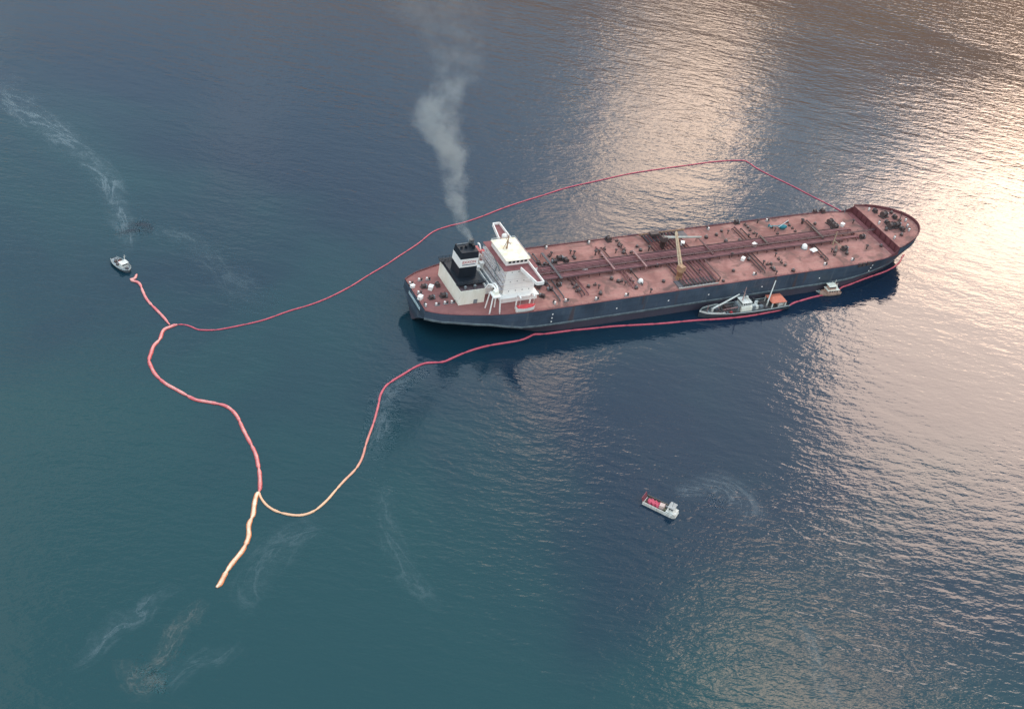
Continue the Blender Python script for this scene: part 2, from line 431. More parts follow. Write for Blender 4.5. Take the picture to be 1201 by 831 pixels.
# ---- small deck fittings, prototypes copied over the deck
def proto(parts, name):
    root = MB(); e = None
    objs = [(nm, mb.mesh(nm), mt) for nm, mb, mt in parts]
    return name, objs
def place(pr, loc, rz=0.0, sc=1.0, parent=tanker):
    name, objs = pr
    base = None
    for i, (nm, me, mt) in enumerate(objs):
        o = bpy.data.objects.new(name if i == 0 else nm, me); COL.objects.link(o)
        if not me.materials: me.materials.append(mt)
        if i == 0:
            o.location = loc; o.rotation_euler = (0, 0, rz); o.scale = (sc,) * 3
            o.parent = parent
            if parent == tanker: o.matrix_parent_inverse = TP
            base = o
        else: o.parent = base
    return base
P_winch = proto([('winch', MB().box(-1.5, 1.5, -1.1, 1.1, 0, .35), mdark),
                 ('drum', MB().tube([(-1.0, 0, 1.15), (.5, 0, 1.15)], .75, 10).tube([(-1.1, 0, 1.15), (-.95, 0, 1.15)], 1.0, 10).tube([(.5, 0, 1.15), (.65, 0, 1.15)], 1.0, 10), mdark),
                 ('motor', MB().box(.75, 1.5, -.6, .6, .34, 1.5), mgrey)], 'winch')
P_hatch = proto([('tank_hatch', MB().lathe([(.85, 0), (.85, .75), (.95, .76), (.95, .9), (.5, 1.0), (.0001, 1.02)]), mdark),
                 ('hand_wheel', MB().tube([(0, 0, 1.0), (0, 0, 1.5)], .08, 6).lathe([(.3, 1.45), (.3, 1.55), (.05, 1.56)], n=8), mgrey)], 'tank_hatch')
P_vent = proto([('vent_pipe', MB().tube([(0, 0, 0), (0, 0, 2.0)], .32, 8), mdark),
                ('vent_cowl', MB().lathe([(.45, 1.9), (.8, 2.1), (.8, 2.45), (.3, 2.8), (.001, 2.85)], n=10), mdark)], 'vent_pipe')
P_bollard = proto([('bollard', MB().box(-1.1, 1.1, -.45, .45, 0, .18), mgrey),
                   ('post', MB().lathe([(.33, .17), (.33, 1.0), (.45, 1.02), (.45, 1.2), (.2, 1.25)], (-.6, 0, 0), 8), mwhite),
                   ('post', MB().lathe([(.33, .17), (.33, 1.0), (.45, 1.02), (.45, 1.2), (.2, 1.25)], (.6, 0, 0), 8), mdark)], 'bollard')
P_box = proto([('deck_locker', MB().box(-1.2, 1.2, -.9, .9, 0, 1.7, .06), mwhite),
               ('lid', MB().box(-1.3, 1.3, -1.0, 1.0, 1.7, 1.85), mwhite)], 'deck_locker')
P_dome = proto([('white_dome', MB().lathe([(1.3, 0), (1.3, 1.0), (1.15, 1.6), (.7, 2.1), (.001, 2.3)]), mwhite),
                ('base_ring', MB().lathe([(1.6, 0), (1.6, .25), (1.35, .3)]), mgrey)], 'white_dome')
P_valve = proto([('valve_block', MB().box(-.9, .9, -.5, .5, 0, .9), mdark),
                 ('valve_stem', MB().tube([(0, 0, .8), (0, 0, 1.8)], .12, 6).lathe([(.45, 1.75), (.45, 1.85), (.1, 1.9)], n=8), mdark)], 'valve_block')
def d2(px, py, z=F): p = at(px, py, z); return Vector((p.x, p.y, z))
wl = [(713, 282), (663.5, 307), (656, 304.5), (863.5, 262), (976.5, 265), (955.6, 249.3), (964, 248.7), (497, 337), (513, 335), (506, 350), (520, 348), (990, 293), (1010.7, 279)]
for i, (a, b) in enumerate(wl): place(P_winch, d2(a, b), random.choice((0, 1.57, .1)), random.uniform(1.0, 1.35))
for a, b in [(973, 262), (979, 268)]: place(P_winch, d2(a, b), .3, 1.5)
hl = [(726, 289), (747, 289.5), (751, 294), (731, 297), (740, 296.5), (674, 303.5), (717, 327.5), (725, 330.5), (690, 336.5), (679, 341), (675.5, 336), (746.5, 338), (846, 271.5), (840, 276), (778, 330.6), (745.5, 338.5), (848, 330), (828, 279), (851, 283.7), (867, 282.5), (878, 305), (904, 310), (907, 316), (910, 293.6), (979, 296), (993, 298), (1033, 289), (955.6, 263), (930, 318), (770, 312.5), (704, 345), (860, 318)]
for a, b in hl: place(P_hatch, d2(a, b), random.random() * 3, random.uniform(.85, 1.25))
vl = [(722, 296.5), (698, 299), (673, 298.7), (760.5, 294), (739, 320.5), (877.5, 278.5), (895, 310), (763, 343), (910, 321.6), (858, 301), (1000, 262), (1016, 292), (940, 262), (888, 262), (646, 300), (820, 320)]
for a, b in vl: place(P_vent, d2(a, b), 0, random.uniform(.8, 1.2))
for a, b in [(482, 333), (492.7, 329), (502, 328), (492, 344), (498.7, 358), (513, 357.8), (523, 356), (531, 355), (650, 355.5), (664.5, 353), (700, 351), (735, 346.5), (885, 322), (968, 310.5), (1000, 305), (830, 268.5), (900, 259), (690, 284.5), (640, 290.5)]:
    place(P_bollard, d2(a, b), random.choice((0, .1, 1.5)), 1.15)
for a, b in [(483.6, 337), (505, 339), (492.7, 350.5), (884, 289), (800, 287), (871, 305), (987.6, 265)]: place(P_box, d2(a, b), random.random(), random.uniform(.8, 1.1))
for a, b in [(751, 331), (943, 291), (686, 318)]: place(P_dome, d2(a, b), 0, 1.0 if a != 943 else 1.2)
for xc in (80, 92, 107, 112, 122, 174, 188, 194, 203, 217, 229, 238, 246):    # valve clusters by the tank bulkheads
    for sg in (-1, 1):
        if random.random() < .2: continue
        ys = [9.5, 12.5, 15.5, 18.5, 21.0][random.randint(0, 2):random.randint(3, 5)]
        for q_, yv in enumerate(ys):
            place((P_valve, P_hatch, P_valve, P_vent, P_valve)[(q_ + int(xc)) % 5], (xc + random.uniform(-.4, .4), sg * yv + 1, F), random.choice((0, math.pi / 2)), random.uniform(.7, .95))
# on the forecastle
zf = F + FH
for a, b in [(1036, 254), (1044, 267), (1051, 266)]: place(P_winch, d2(a, b, zf), .2, 1.7, fc_o)
for a, b in [(1026, 248.5), (1049, 255.7), (1058, 270), (1040, 262)]: place(P_winch, d2(a, b, zf), 1.4, 1.1, fc_o)
for a, b in [(1062, 258.7), (1031, 261.7), (1066, 270), (1064, 265), (1019, 246), (1049, 279)]: place(P_bollard, d2(a, b, zf), .8, 1.2, fc_o)
for a, b in [(1055, 259), (1039, 270), (1045, 250), (1057, 276)]: place(P_hatch, d2(a, b, zf), .8, 1.1, fc_o)
mastf = MB().tube([(291, 0, zf), (291, 0, zf + 7.5)], [.35, .15], 8).bar((291, -1.2, zf + 5), (291, 1.2, zf + 5), .15)
tpart(mastf, 'fore_mast', mdark, fc_o)
for a, b in [(1007, 308), (1013.5, 309), (1020, 309)]:
    p = d2(a, b); y = -hb_deck(p.x)
    tpart(MB().box(p.x - 1.0, p.x + 1.0, y - .35, y + .6, F - 1.6, F + .6), 'fairlead', mdark)

# ---- cargo pipes along the middle
pys = [-4.0, -3.0, -1.9, -.8, 1.2, 2.3, 3.4, 4.6, 5.7, 6.8]
for i, y in enumerate(pys):
    x1 = 262 if i % 3 else 250
    r = .42 if i in (1, 4, 7) else .32
    tpart(MB().tube([(64, y, F + 1.2), (66, y, F + 1.6), (x1 - 2, y, F + 1.6), (x1, y, F + 1.2), (x1 + .5, y, F + .1)], r, 8), 'cargo_pipe', mpipe if i not in (0, 9) else mpipe2)  # outermost pipes darker: shade along the rack edges put into their colour
for i in range(33):
    x = 68 + i * 6.0
    tpart(MB().box(x - .15, x + .15, -4.6, 7.4, F + .9, F + 1.2).box(x - .15, x + .15, -4.6, -4.3, F, F + .9).box(x - .15, x + .15, 7.1, 7.4, F, F + .9).box(x - .15, x + .15, .1, .4, F, F + .9), 'pipe_support', mpipe2)
cw = MB().box(60, 276, -.45, .85, F + 2.35, F + 2.5)
for y in (-.42, .82):
    for z in (2.95, 3.4): cw.tube([(60, y, F + z), (276, y, F + z)], .05, 4)
for i in range(55):
    x = 60.5 + i * 3.98
    for y in (-.42, .82): cw.bar((x, y, F + (0.05 if i % 4 == 0 else 2.4)), (x, y, F + 3.4), .12)
tpart(cw, 'catwalk', mpipe2)
def crossing(x, y0, y1, mt, h=3.1, w=.9):
    b = MB().box(x - w / 2, x + w / 2, y0, y1, F + h - .3, F + h)
    for y in (y0, y1):
        b.box(x - w / 2, x - w / 2 + .2, min(y, y + (.2 if y == y0 else -.2)), max(y, y + (.2 if y == y0 else -.2)), F, F + h - .3)
        b.box(x + w / 2 - .2, x + w / 2, min(y, y + (.2 if y == y0 else -.2)), max(y, y + (.2 if y == y0 else -.2)), F, F + h - .3)
    for s_ in (-1, 1): b.tube([(x + s_ * w / 2, y0, F + h + 1.0), (x + s_ * w / 2, y1, F + h + 1.0)], .05, 4)
    tpart(b, 'pipe_bridge', mt)
crossing(106, -4.8, 10.5, mcat); crossing(124, -6.0, 9.0, mcat); crossing(166.5, -2.5, 14, mpipe2, 2.6)
crossing(75.5, -5.5, 17, mdgrey, 2.6, 1.3); crossing(203, 0.5, 8.2, mdark, 2.6, 1.2); crossing(238.5, -1.5, 9.5, mdark, 2.8, 1.2); crossing(160, -21, -5, mpipe2, 1.6, .7)
def cross_pipe(x, y0, y1, mt, r=.32, z=.75):
    tpart(MB().tube([(x, y0, F + .1), (x, y0 + (.4 if y1 > y0 else -.4), F + z), (x, y1, F + z), (x, y1, F + 1.4)], r, 7), 'branch_pipe', mt)
for x, y0, y1, m_ in [(80.5, -19, -4, mpipe2), (82.5, -18, -4, mpipe2), (84.5, -18.5, -4.5, mpipe), (110, -18, -4, mpipe), (112, -18, -4, mpipe), (116, -17, -4, mdark), (108, 19, 7, mpipe), (110.5, 18, 7, mpipe2), (121, 19, 7, mpipe2),
                      (186, -20, -4, mpipe2), (188, -21, -4, mdark), (190.5, -18, -4, mpipe2), (193, 20, 7, mpipe2), (195, 21, 7, mpipe2), (198, 19, 7, mdark), (229, -17, -4, mpipe2), (231, -18, -4, mdark), (240, 20, 7, mpipe2), (242, 19, 7, mdark), (70, 21, 8, mdgrey), (72, 20, 7, mdgrey), (68, -20, -4, mdgrey), (71, -18, -4, mdgrey)]:
    cross_pipe(x, y0, y1, m_)
# pump room top and dark machinery ahead of the house
tpart(MB().box(59.5, 68, -6, 12, F + .01, F + 1.5, .1), 'pump_room_top', mdgrey)
tpart(MB().box(60, 66, 14, 21, F + .01, F + .6, .1), 'pump_room_top', mdgrey)
for a, b in [(631, 310), (640, 312), (646, 318), (636, 320), (650, 308), (638, 333), (645, 340), (655, 335), (632, 337), (628, 345), (636, 348)]: place(P_winch, d2(a, b), random.random() * 3, 1.0)

# ---- midships manifold, drip trays and hose cranes
for s_, (x0, x1) in ((-1, (134, 156)), (1, (138, 164))):
    y0, y1 = sorted((s_ * 17.5, s_ * 23.8))
    tray = tpart(MB().box(x0, x1, y0, y1, F + .02, F + .35), 'drip_tray', mdgrey)
    rl = MB()
    yy = s_ * 24.3
    rl.box(x0 - 1, x1 + 1, yy - .12, yy + .12, F + .1, F + 1.0)
    tpart(rl, 'manifold_rail', mat('pale_rail', (0.62, 0.55, 0.48), 0.6, scale=1.0) if s_ < 0 else mochre, tray)
for i in range(11):
    x = 137.5 + i * 2.05
    cross_pipe(x, -22.5, 22.0 if i % 2 else 23.0, mpipe if i % 3 else mpipe2, .38, 1.0)
for i in range(11):
    x = 137.5 + i * 2.05
    for y in (-22.6, 22.6): tpart(MB().tube([(x, y - .25, F + 1.0), (x, y + .25, F + 1.0)], .6, 10), 'manifold_flange', mdark)
cr = tempty('hose_crane')
cb = d2(795.5, 327)
tput(MB().lathe([(1.6, F), (1.5, F + 4.6), (1.9, F + 4.7), (1.9, F + 5.4)], (cb.x, cb.y, 0), 12).build('pedestal', mochre), cr)
tput(MB().cbox((cb.x, cb.y, F + 5.4), 3.2, 3.6, 2.6, .2, .15).build('crane_cab', mochre), cr)
top = at_y(793, 272, 3.0)
j0 = Vector((cb.x, cb.y + 1.0, F + 7.4))
sd = Vector((.8, .15, 0))
jb = MB().bar(j0 + sd, top + sd * .35, .7).bar(j0 - sd, top - sd * .35, .7).bar(j0 + Vector((0, 0, 1.3)), top + Vector((0, 0, .5)), .4)
for i in range(12):
    a = j0.lerp(top, i / 12); b = j0.lerp(top, (i + 1) / 12); k0 = 1 - .65 * i / 12; k1 = 1 - .65 * (i + 1) / 12
    jb.bar(a + sd * k0, b - sd * k1, .22); jb.bar(a + sd * k0, a + Vector((0, 0, 1.3 * k0)), .18); jb.bar(a - sd * k0, a + Vector((0, 0, 1.3 * k0)), .18)
tput(jb.build('jib', mat('crane_cream', (0.60, 0.42, 0.27), 0.55, scale=0.6)), cr)
cr2 = tempty('hose_crane')
c2 = Vector((143.5, 11.5, F))
tput(MB().lathe([(1.5, F), (1.4, F + 4.2), (1.8, F + 4.3), (1.8, F + 5.0)], (c2.x, c2.y, 0), 12).build('pedestal', mdark), cr2)
tput(MB().cbox((c2.x, c2.y, F + 5.0), 3.0, 3.2, 2.2, 0, .15).build('crane_cab', mdark), cr2)
tput(MB().tube([(c2.x, c2.y, F + 6.6), (c2.x + 22.5, c2.y - 1.5, F + 5.0)], [.8, .45], 8).build('jib', mat('pale_jib', (.50, .46, .40), .6, scale=.5)), cr2)
tpart(MB().box(142, 147, 20.6, 23.6, F, F + 2.6), 'valve_house', mdark)
for i in range(4): tpart(MB().tube(spline([(146 + i, 12, F + .5), (147.5 + i, 17, F + .9), (148 + i * 1.2, 21, F + .4)], 5), .25, 6), 'cargo_hose', mdark)
# king posts forward
kp = MB().tube([(243, -5.5, F), (243, -5.5, F + 8.5)], [.4, .22], 8).bar((243, -5.5, F + 3), (246.5, -11, F + .8), .3)
tpart(kp, 'king_post', mat('post_buff', (0.50, 0.36, 0.24), .6, scale=1.0))
tpart(MB().cbox(Vector((242.5, -9.5, F)), 6, 1.2, .7, .9), 'boom_rest', mdark)
tpart(MB().tube([(271, 22.2, F), (271, 22.2, F + 4)], .25, 6), 'king_post', mgrey)

# ---- engine casing and funnel
cas = tpart(MB().box(17.4, 30.6, -12.3, 13.2, F - .02, F + 8, 0), 'engine_casing', mcream)
tpart(MB().box(17.6, 30.4, -12.1, 13.0, F + 8.0, F + 8.12), 'casing_roof', mat('roof_dark_maroon', (0.09, 0.055, 0.06), .7, scale=.5), cas)
tpart(MB().box(18.0, 31.4, -8.2, 12.5, F + 8.1, F + 9.4, .1), 'funnel_deck', mblack, cas)
for (x0, x1, y0, y1) in ((16.6, 31.8, -9.4, -8.3), (16.6, 31.8, 10.6, 13.6)):
    plat = MB().box(x0, x1, y0, y1, F + 9.2, F + 9.5)
    for z in (10.0, 10.6): plat.tube([(x0, y0, F + z), (x1, y0, F + z)], .08, 4).tube([(x0, y1, F + z), (x1, y1, F + z)], .08, 4)
    for i in range(9):
        x = x0 + (x1 - x0) * i / 8; plat.bar((x, y0, F + 9.4), (x, y0, F + 10.6), .1); plat.bar((x, y1, F + 9.4), (x, y1, F + 10.6), .1)
    tpart(plat, 'side_platform', mblack, cas)
for x, y in ((20.5, -10.6), (25.5, -10.4), (19.5, 11.8)): tpart(MB().lathe([(.6, 0), (.6, .8), (.9, .9), (.4, 1.4)], (x, y, F + 8.1), 8), 'roof_vent', mgrey, cas)
tpart(MB().box(25.0, 27.0, -12.45, -12.28, F + .1, F + 2.3), 'casing_door', mgrey, cas)
fun = tpart(MB().box(19.4, 28.6, -3.6, 5.0, F + 9.4, F + 15.4), 'funnel', mblack)
tpart(MB().box(19.25, 28.75, -3.75, 5.15, F + 15.4, F + 19.9, .06), 'white_band', mwhite, fun)
tpart(MB().box(19.4, 28.6, -3.6, 5.0, F + 19.9, F + 23.4, .25), 'black_cap', mblack, fun)
tpart(MB().tube([(20.2, 3.8, F + 23.6), (25.6, 3.8, F + 23.6)], .3, 8), 'top_pipe', mgrey, fun)
for x, y, h, r in ((26.9, 2.6, 3.2, 1.25), (26.9, -.2, 2.0, .8), (23.5, .8, 1.6, .7), (21.2, .8, 1.3, .6)):
    tpart(MB().tube([(x, y, F + 23.2), (x, y, F + 23.2 + h)], r, 10), 'exhaust_pipe', mblack, fun)
cu = bpy.data.curves.new('lettering', 'FONT'); cu.body = 'EXXON'; cu.size = 1.95; cu.align_x = 'CENTER'; cu.extrude = .04; cu.space_character = 1.05
to = bpy.data.objects.new('tmp', cu); COL.objects.link(to)
bpy.context.view_layer.update()
me = bpy.data.meshes.new_from_object(to.evaluated_get(bpy.context.evaluated_depsgraph_get())); bpy.data.objects.remove(to)
for y, rz, nm in ((-3.79, 0, 'a'), (5.19, math.pi, 'b')):
    lo = bpy.data.objects.new('lettering', me); COL.objects.link(lo)
    lo.matrix_world = Matrix.Translation((24.0, y, F + 17.5)) @ Matrix.Rotation(rz, 4, 'Z') @ Matrix.Rotation(R(90), 4, 'X') @ Matrix.Diagonal((1.0, 1.0, 1, 1))
    mw = lo.matrix_world.copy(); lo.parent = fun; lo.matrix_parent_inverse = Matrix(); lo.matrix_basis = mw
me.materials.append(mred)
tpart(MB().box(20.6, 27.4, -3.82, -3.74, F + 16.5, F + 16.85), 'underline_stripe', mat('navy_stripe', (0.02, 0.03, 0.09), .5), fun)
tpart(MB().box(20.6, 27.4, 5.14, 5.22, F + 16.5, F + 16.85), 'underline_stripe', MATS['navy_stripe'], fun)

# ---- accommodation block
acc = tempty('accommodation_block')
def apart(mb, name, mt): return tput(mb.build(name, mt), acc)
apart(MB().box(38.5, 57.5, -15.2, 15.2, F - .02, F + 2.7), 'house_tier', mwhite)
apart(MB().box(38.0, 58.0, -15.9, 15.9, F + 2.7, F + 2.95), 'tier_deck', mwhite)
tz = [2.95, 5.7, 8.45, 11.2, 13.9]
for i, z in enumerate(tz):
    x0 = 40.0 + i * .05
    apart(MB().box(x0, 56.4, -12.4, 12.4, F + z, F + z + 2.6), 'house_tier', mwhite)
    apart(MB().box(x0 - 2.2 + i * .25, 56.35, -12.38, 12.38, F + z + 2.6, F + z + 2.75), 'tier_deck', mat('deck_edge', (.66, .58, .58), .6, scale=.6))
    ladder = MB().bar((x0 - 1.6, -8 + (i % 2) * 4, F + z), (x0 - 1.2, -4 + (i % 2) * -4 + 4, F + z + 2.7), .5)
    apart(ladder, 'stairway', mgrey)
    rl = MB()
    for zz in (.55, 1.05): rl.tube([(x0 - 2.1 + i * .25, -12.3, F + z + .1 + zz), (x0 - 2.1 + i * .25, 12.3, F + z + .1 + zz)], .06, 4)
    for k_ in range(10): rl.bar((x0 - 2.1 + i * .25, -12.3 + k_ * 2.73, F + z), (x0 - 2.1 + i * .25, -12.3 + k_ * 2.73, F + z + 1.15), .1)
    apart(rl, 'guard_rail', mwhite)
wmesh = MB().box(-.18, .18, -.06, .06, -.24, .24).mesh('window'); wmesh.materials.append(mglass)
def window(x, y, z, rz=0.0):
    o = bpy.data.objects.new('window', wmesh); COL.objects.link(o); o.location = (x, y, z); o.rotation_euler = (0, 0, rz); o.parent = acc
for i, z in enumerate(tz):
    for k_ in range(4 if i % 2 == 0 else 0):
        for s_ in (-1, 1): window(43.0 + k_ * 3.6, s_ * 12.43, F + z + 1.45)
    for k_ in range(8): window(39.98 + i * .05, -10.5 + k_ * 3.0, F + z + 1.4, R(90)); window(56.42, -10.5 + k_ * 3.0, F + z + 1.4, R(90))
bd = F + 16.65
bdk = apart(MB().box(38.6, 56.6, -12.8, 12.8, bd, bd + .14), 'bridge_deck', mdeck_dark)
ww = MB()
def wallstrip(mb, pts, z0, z1, th=.18):
    for a, b in zip(pts, pts[1:]):
        a, b = Vector((*a, 0)), Vector((*b, 0)); nrm = Vector((-(b - a).y, (b - a).x, 0)).normalized() * th / 2
        vs = [a + nrm, b + nrm, b - nrm, a - nrm]
        mb.prism([(v.x, v.y) for v in vs], z0, z1)
for s_ in (-1, 1):
    wg = MB().prism([(47.2, s_ * 12.6), (53.2, s_ * 12.6), (53.2, s_ * 25.6), (49.6, s_ * 25.6)] if s_ > 0 else [(53.2, -12.6), (47.2, -12.6), (49.6, -25.6), (53.2, -25.6)], bd - .35, bd + .145)
    w_o = apart(wg, 'bridge_wing', mdeck_dark)
    bw_ = MB(); wallstrip(bw_, [(53.2, s_ * 8), (53.2, s_ * 25.6), (49.6, s_ * 25.6), (47.2, s_ * 12.6)], bd - .4, bd + 1.35, .45)
    tput(bw_.build('wing_bulwark', mwhite), w_o)
    st = MB().bar((51, s_ * 13, F + 9.5), (51, s_ * 22.5, bd - .3), .5)
    tput(st.build('wing_strut', mwhite), w_o)
wh = apart(MB().box(41.2, 52.9, -8.6, 8.6, bd + .1, bd + 2.9), 'wheelhouse', mwhite)
tput(MB().box(40.7, 53.6, -9.2, 9.2, bd + 2.9, bd + 3.15).build('wheelhouse_roof', mroof), wh)
rr_ = MB()
for zz in (.6, 1.1): rr_.tube([(40.9, -9, bd + 3.1 + zz), (53.3, -9, bd + 3.1 + zz), (53.3, 9, bd + 3.1 + zz), (40.9, 9, bd + 3.1 + zz), (40.9, -9, bd + 3.1 + zz)], .07, 4)
tput(rr_.build('roof_rail', mwhite), wh)
for k_ in range(9): tput(MB().box(52.88, 53.0, -7.9 + k_ * 1.78, -6.5 + k_ * 1.78, bd + 1.3, bd + 2.4).build('wheelhouse_window', mglass), wh)
for k_ in range(5):
    for s_ in (-1, 1): tput(MB().box(42.3 + k_ * 2.1, 43.8 + k_ * 2.1, s_ * 8.64 - .05, s_ * 8.64 + .05, bd + 1.3, bd + 2.4).build('wheelhouse_window', mglass), wh)
tput(MB().lathe([(1.0, 0), (1.3, .8), (1.3, 1.4), (.9, 2.1), (.001, 2.4)], (49.5, 12.2, bd + 1.4)).tube([(49.5, 12.2, bd), (49.5, 12.2, bd + 1.5)], .4, 8).build('satellite_dome', mwhite), wh)
mst = MB().tube([(45.5, 1, bd + 3.1), (45.5, 1, bd + 11)], [.45, .2], 8).tube([(45.5, -1.8, bd + 7.5), (45.5, 3.8, bd + 7.5)], .12, 6).bar((45.5, 1, bd + 6), (47.3, 1, bd + 6), .3).bar((43.6, 1, bd + 3.2), (45.4, 1, bd + 8.5), .22).bar((45.5, 3, bd + 3.2), (45.5, 1.1, bd + 8.5), .22)
ms = apart(mst, 'radar_mast', mochre)
tput(MB().box(45.9, 46.2, -1.2, 3.2, bd + 6.6, bd + 6.95).tube([(46.1, 1, bd + 5.9), (46.1, 1, bd + 6.6)], .2, 6).build('radar_scanner', mwhite), ms)
tput(MB().box(47.4, 47.6, -.2, 2.2, bd + 6.7, bd + 6.95).build('radar_scanner', mwhite), ms)
# decks and ducts between casing and house
apart(MB().box(30.7, 38.2, -8.5, 9.5, F + 5.2, F + 5.5), 'link_deck', mgrey)
apart(MB().box(31.0, 37.6, -6.5, 7.5, F, F + 5.2), 'link_house', mwhite)
for k_ in range(6): apart(MB().box(31.3 + k_ * 1.1, 31.9 + k_ * 1.1, -7.5, 8, F + 5.5, F + 6.1), 'vent_trunk', mwhite if k_ % 2 else mgrey)
for x, y, h in ((33, 9, 9.5), (35.5, 10.5, 11), (36.5, 6.8, 8.5), (34, 5.5, 7.5)):
    apart(MB().box(x - .9, x + .9, y - .9, y + .9, F + 2, F + h).cbox((x, y, F + h), 2.2, 2.2, .8), 'mushroom_vent', mwhite)
apart(MB().box(33.2, 37.6, 10.0, 15.5, F + 10.6, F + 13.2, .3), 'red_tank', mat('faded_red', (.55, .14, .13), .6, scale=.7))
apart(MB().box(31.4, 34.8, 12.0, 15.2, F + 6.8, F + 9.2, .3), 'red_tank', MATS['faded_red'])
for x, y in ((33.6, 10.4), (37.2, 10.4), (33.6, 15), (37.2, 15), (32, 14.6)): apart(MB().bar((x, y, F), (x, y, F + 10.8), .35), 'tank_leg', mwhite)
for k_ in range(7): apart(MB().bar((32.5 + k_ * .7, 8 + (k_ % 3) * 2, F + 6 + k_), (36.0, 11 + (k_ % 2) * 3, F + 9 + k_ * .6), .22), 'brace', mwhite)

# ---- lifeboats with davits, stores gantry
def hull_shape(L, B, D, n=10, sheer=.15, stern=.55):
    mb = MB(); rows = []
    for i in range(n + 1):
        t = i / n; x = -L / 2 + L * t
        w = (stern + (1 - stern) * math.sin(min(1, t / .4) * math.pi / 2)) if t < .4 else math.sqrt(max(0, 1 - ((t - .4) / .6) ** 2.4))
        w = max(w, .02) * B / 2; zt = D * (1 + sheer * (2 * t - .8) ** 2)
        rows.append([(x, -w, zt), (x, -w * .92, D * .45), (x, -w * .5, 0), (x, w * .5, 0), (x, w * .92, D * .45), (x, w, zt)])
    mb.add([v for r_ in rows for v in r_], [(i * 6 + j, (i + 1) * 6 + j, (i + 1) * 6 + j + 1, i * 6 + j + 1) for i in range(n) for j in range(5)], True)
    mb.add(rows[0], [tuple(range(6))])
    return mb, rows
def lifeboat(c, s_):
    e = tempty('lifeboat')
    mb, rows = hull_shape(9.6, 3.3, 2.9, 10, .1, .7)
    M = Matrix.Translation(c)
    mb.v = [tuple(M @ Vector(v)) for v in mb.v]; tput(mb.build('boat_hull', mwhite), e)
    cn_ = MB(); vs = []
    for r_ in rows:
        w = r_[5][1]; x = r_[0][0]; z = r_[5][2]
        vs += [(x, -w * 1.02, z - .08), (x, -w * .75, z + .3), (x, 0, z + .45), (x, w * .75, z + .3), (x, w * 1.02, z - .08)]
    cn_.add([M @ Vector(v) for v in vs], [(i * 5 + j, (i + 1) * 5 + j, (i + 1) * 5 + j + 1, i * 5 + j + 1) for i in range(len(rows) - 1) for j in range(4)] + [(0, 1, 2, 3, 4)], True)
    tput(cn_.build('canopy', mred), e)
    for x in (-3.6, 3.6):
        dv = MB().tube(spline([(c.x + x, c.y - s_ * 3.2, F), (c.x + x, c.y - s_ * 3.4, F + 6.5), (c.x + x, c.y - s_ * 1.6, F + 8.6), (c.x + x, c.y + s_ * .2, F + 8.2)], 5), .42, 6)
        dv.tube([(c.x + x, c.y + s_ * .2, F + 8.1), (c.x + x, c.y + s_ * .1, c.z + 2.2)], .06, 4)
        tput(dv.build('davit', mwhite), e)
lifeboat(Vector((47.2, -23.8, F + .25)), -1); lifeboat(Vector((45.8, 23.6, F + .25)), 1)
ga = tempty('stores_gantry')
gl = [(29.3, -16.9), (29.4, -21.8), (34, -23.3), (34, -17.2)]
for x, y in gl:
    tput(MB().bar((x, y, F), (31.8 + (x - 31.8) * .72, -19.6 + (y + 19.6) * .72, F + 9.2), .55).build('leg', mwhite), ga)
tput(MB().box(29.9, 33.8, -22.4, -17.4, F + 9.2, F + 9.8).build('top_frame', mwhite), ga)
tput(MB().cbox((32, -19.6, F + 9.8), 2.2, 2.4, 1.8, .2, .1).build('hoist_house', mcream), ga)
tput(MB().tube(spline([(30.4, -12.4, F + 8.3), (31, -14, F + 11.4), (32, -17, F + 12), (32, -19.4, F + 11.4)], 5), .5, 6).tube(spline([(32.2, -12.4, F + 8.3), (33.4, -14, F + 11.4), (33.4, -17, F + 12), (33, -19.4, F + 11.4)], 5), .5, 6).build('arched_beam', mwhite), ga)
tput(MB().tube([(30, -12, F + 8), (34, -12, F + 8)], .4, 6).build('beam_foot', mwhite), ga)

# ------------------------------------------------------------------ helicopter on the tanker deck
hp = d2(917, 268.5)
hel = empty('helicopter', hp, R(-8))
tag(hel, 'small teal helicopter parked on the pink tanker deck', 'helicopter')
def rel(mb, name, mt, par): o = mb.build(name, mt); o.parent = par; return o
body = MB()
prof = [(-2.6, .25, 1.6), (-2.2, .9, 1.5), (-1.0, 1.35, 1.45), (.6, 1.4, 1.45), (1.8, 1.0, 1.65), (2.8, .45, 1.9), (3.2, .3, 1.95)]
vs = []
for x, r_, z in prof:
    for j in range(10): vs.append((-x, r_ * .95 * math.cos(j * math.pi / 5), z + r_ * 1.0 * math.sin(j * math.pi / 5)))
body.add(vs, [(i * 10 + j, i * 10 + (j + 1) % 10, (i + 1) * 10 + (j + 1) % 10, (i + 1) * 10 + j) for i in range(6) for j in range(10)] + [tuple(range(10))], True)
rel(body, 'fuselage', mteal, hel)
rel(MB().tube([(-3.0, 0, 1.95), (-8.6, 0, 2.3)], [.36, .16], 8), 'tail_boom', mteal, hel)
rel(MB().box(-9.2, -8.3, -.06, .06, 1.6, 3.5).box(-8.0, -7.3, -1.1, 1.1, 2.15, 2.25), 'tail_fin', mteal, hel)
rel(MB().tube([(0, 0, 2.7), (0, 0, 3.5)], .18, 8), 'rotor_mast', mgrey, hel)
for a in (35, 215): rel(MB().add([Matrix.Rotation(R(a), 4, 'Z') @ Vector(v) for v in MB().box(.1, 5.6, -.16, .16, 3.42, 3.5).v], MB().box(0, 1, 0, 1, 0, 1).f), 'rotor_blade', mat('blade_pale', (.55, .58, .6), .5), hel)
